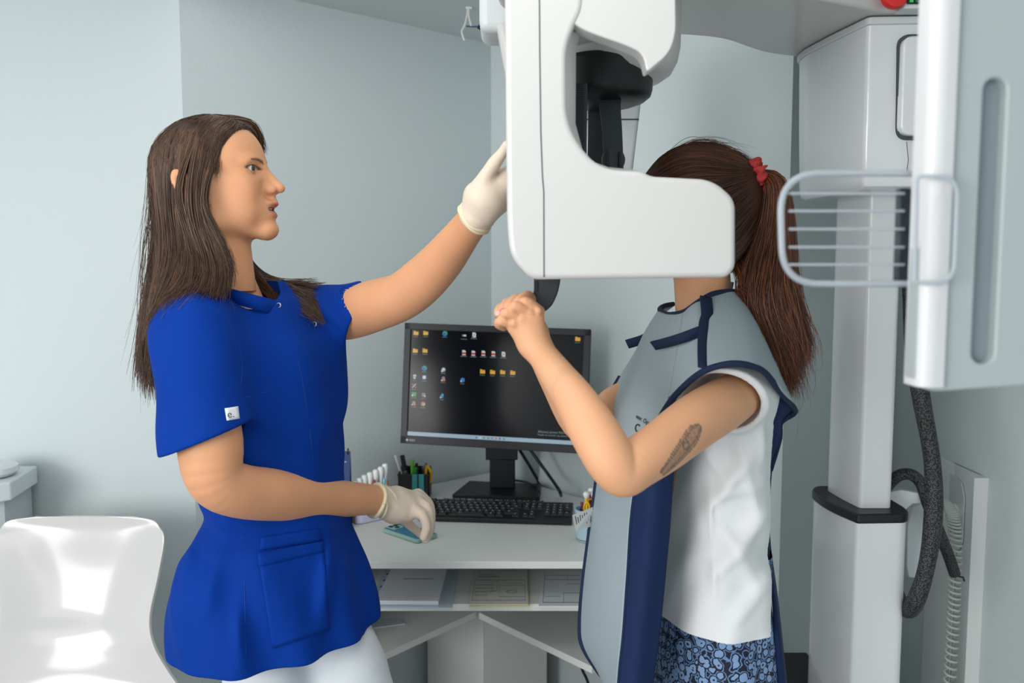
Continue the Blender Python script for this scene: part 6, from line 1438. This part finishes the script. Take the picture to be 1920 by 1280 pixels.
# ------------------------------------------------------------------ papers on the shelf
def paper(name, label, c4_, z, th, m, cat='paper', group=None):
    q = [np.array(PZ(x, y, SZ + z)) for x, y in c4_]
    o = MB().prism(q, (0, 0, th)).obj(name, m, smooth=False); tag(o, label, cat, group); return o, q
M_PAP = mat('paper_white', rgb(214, 220, 226), .6); M_PAPG = mat('form_cream', rgb(198, 200, 188), .65); M_SLV = mat('plastic_sleeve', rgb(186, 200, 212), .25); M_LINE = mat('form_line', rgb(120, 128, 130), .7); M_DOT = mat('binder_blue', rgb(40, 70, 150), .5)
def lines(o, q, spec, z, m=M_LINE):
    mb = MB()
    for (u0, v0, u1, v1) in spec: mb.prism([lerpq(q, u0, v0) + (0, 0, z), lerpq(q, u1, v0) + (0, 0, z), lerpq(q, u1, v1) + (0, 0, z), lerpq(q, u0, v1) + (0, 0, z)], (0, 0, .0002))
    mb.obj('print', m, o, smooth=False)
o, q = paper('plastic_sleeve', 'clear punched plastic sleeve lying lowest at the left on the desk shelf', [(688, 1140), (848, 1142), (858, 1070), (722, 1070)], .001, .004, M_SLV, 'document sleeve')
lines(o, q, [(.045, v, .075, v + .05) for v in (.12, .30, .48, .66, .84)], .0042, M_DOT); lines(o, q, [(.10, 0, .106, 1)], .0042)
o, q = paper('paper_stack', 'white sheets of paper on the plastic sleeve at the left of the desk shelf', [(703, 1133), (822, 1134), (838, 1070), (735, 1070)], .0056, .010, M_PAP)
lines(o, q, [(.3, .62, .82, .64)], .0102)
o, q = paper('form_sheet', 'grey printed form in the middle of the desk shelf', [(878, 1134), (991, 1134), (988, 1070), (888, 1070)], .0045, .002, M_PAPG)
FORM = [(.05, .10, .95, .112), (.05, .68, .95, .692), (.05, .10, .056, .69), (.945, .10, .95, .69), (.08, .34, .42, .35), (.08, .44, .42, .45), (.08, .54, .42, .55), (.36, .36, .365, .66), (.46, .36, .465, .66), (.36, .64, .46, .65), (.36, .36, .46, .37), (.50, .20, .95, .212), (.50, .52, .95, .53), (.5, .2, .504, .66), (.1, .78, .5, .80), (.1, .85, .4, .86), (.08, .24, .3, .25), (.62, .58, .9, .59)]
lines(o, q, FORM, .0022)
cc_ = lerpq(q, .72, .34); MB().tube([cc_ + np.array([.014 * math.cos(a), .009 * math.sin(a), .0026]) for a in np.linspace(0, 6.28, 20)], .0006, 5, cap=False).obj('stamp', M_LINE, o, angle=180)
o2, q2 = paper('folder_sheet', 'yellowish folder under the grey printed form on the desk shelf', [(880, 1138), (993, 1137), (990, 1070), (889, 1070)], .001, .003, mat('manila', rgb(196, 186, 132), .6), 'folder')
o, q = paper('form_sheet', 'white printed form at the right of the desk shelf, beside the apron', [(1010, 1138), (1100, 1138), (1092, 1070), (1016, 1070)], .001, .003, M_PAP)
lines(o, q, [(.08, .08, .92, .095), (.08, .08, .088, .92), (.08, .70, .92, .712), (.08, .82, .92, .83), (.52, .08, .528, .34), (.52, .33, .92, .34), (.62, .58, .9, .59), (.62, .70, .626, .84), (.12, .24, .45, .25)], .0032)
o, q = paper('plastic_sleeve', 'clear plastic sleeve with papers on the lower left desk wing', [(700, 1178), (760, 1170), (750, 1162), (705, 1162)], -.154, .002, M_SLV, 'document sleeve')
o.location.z = 0
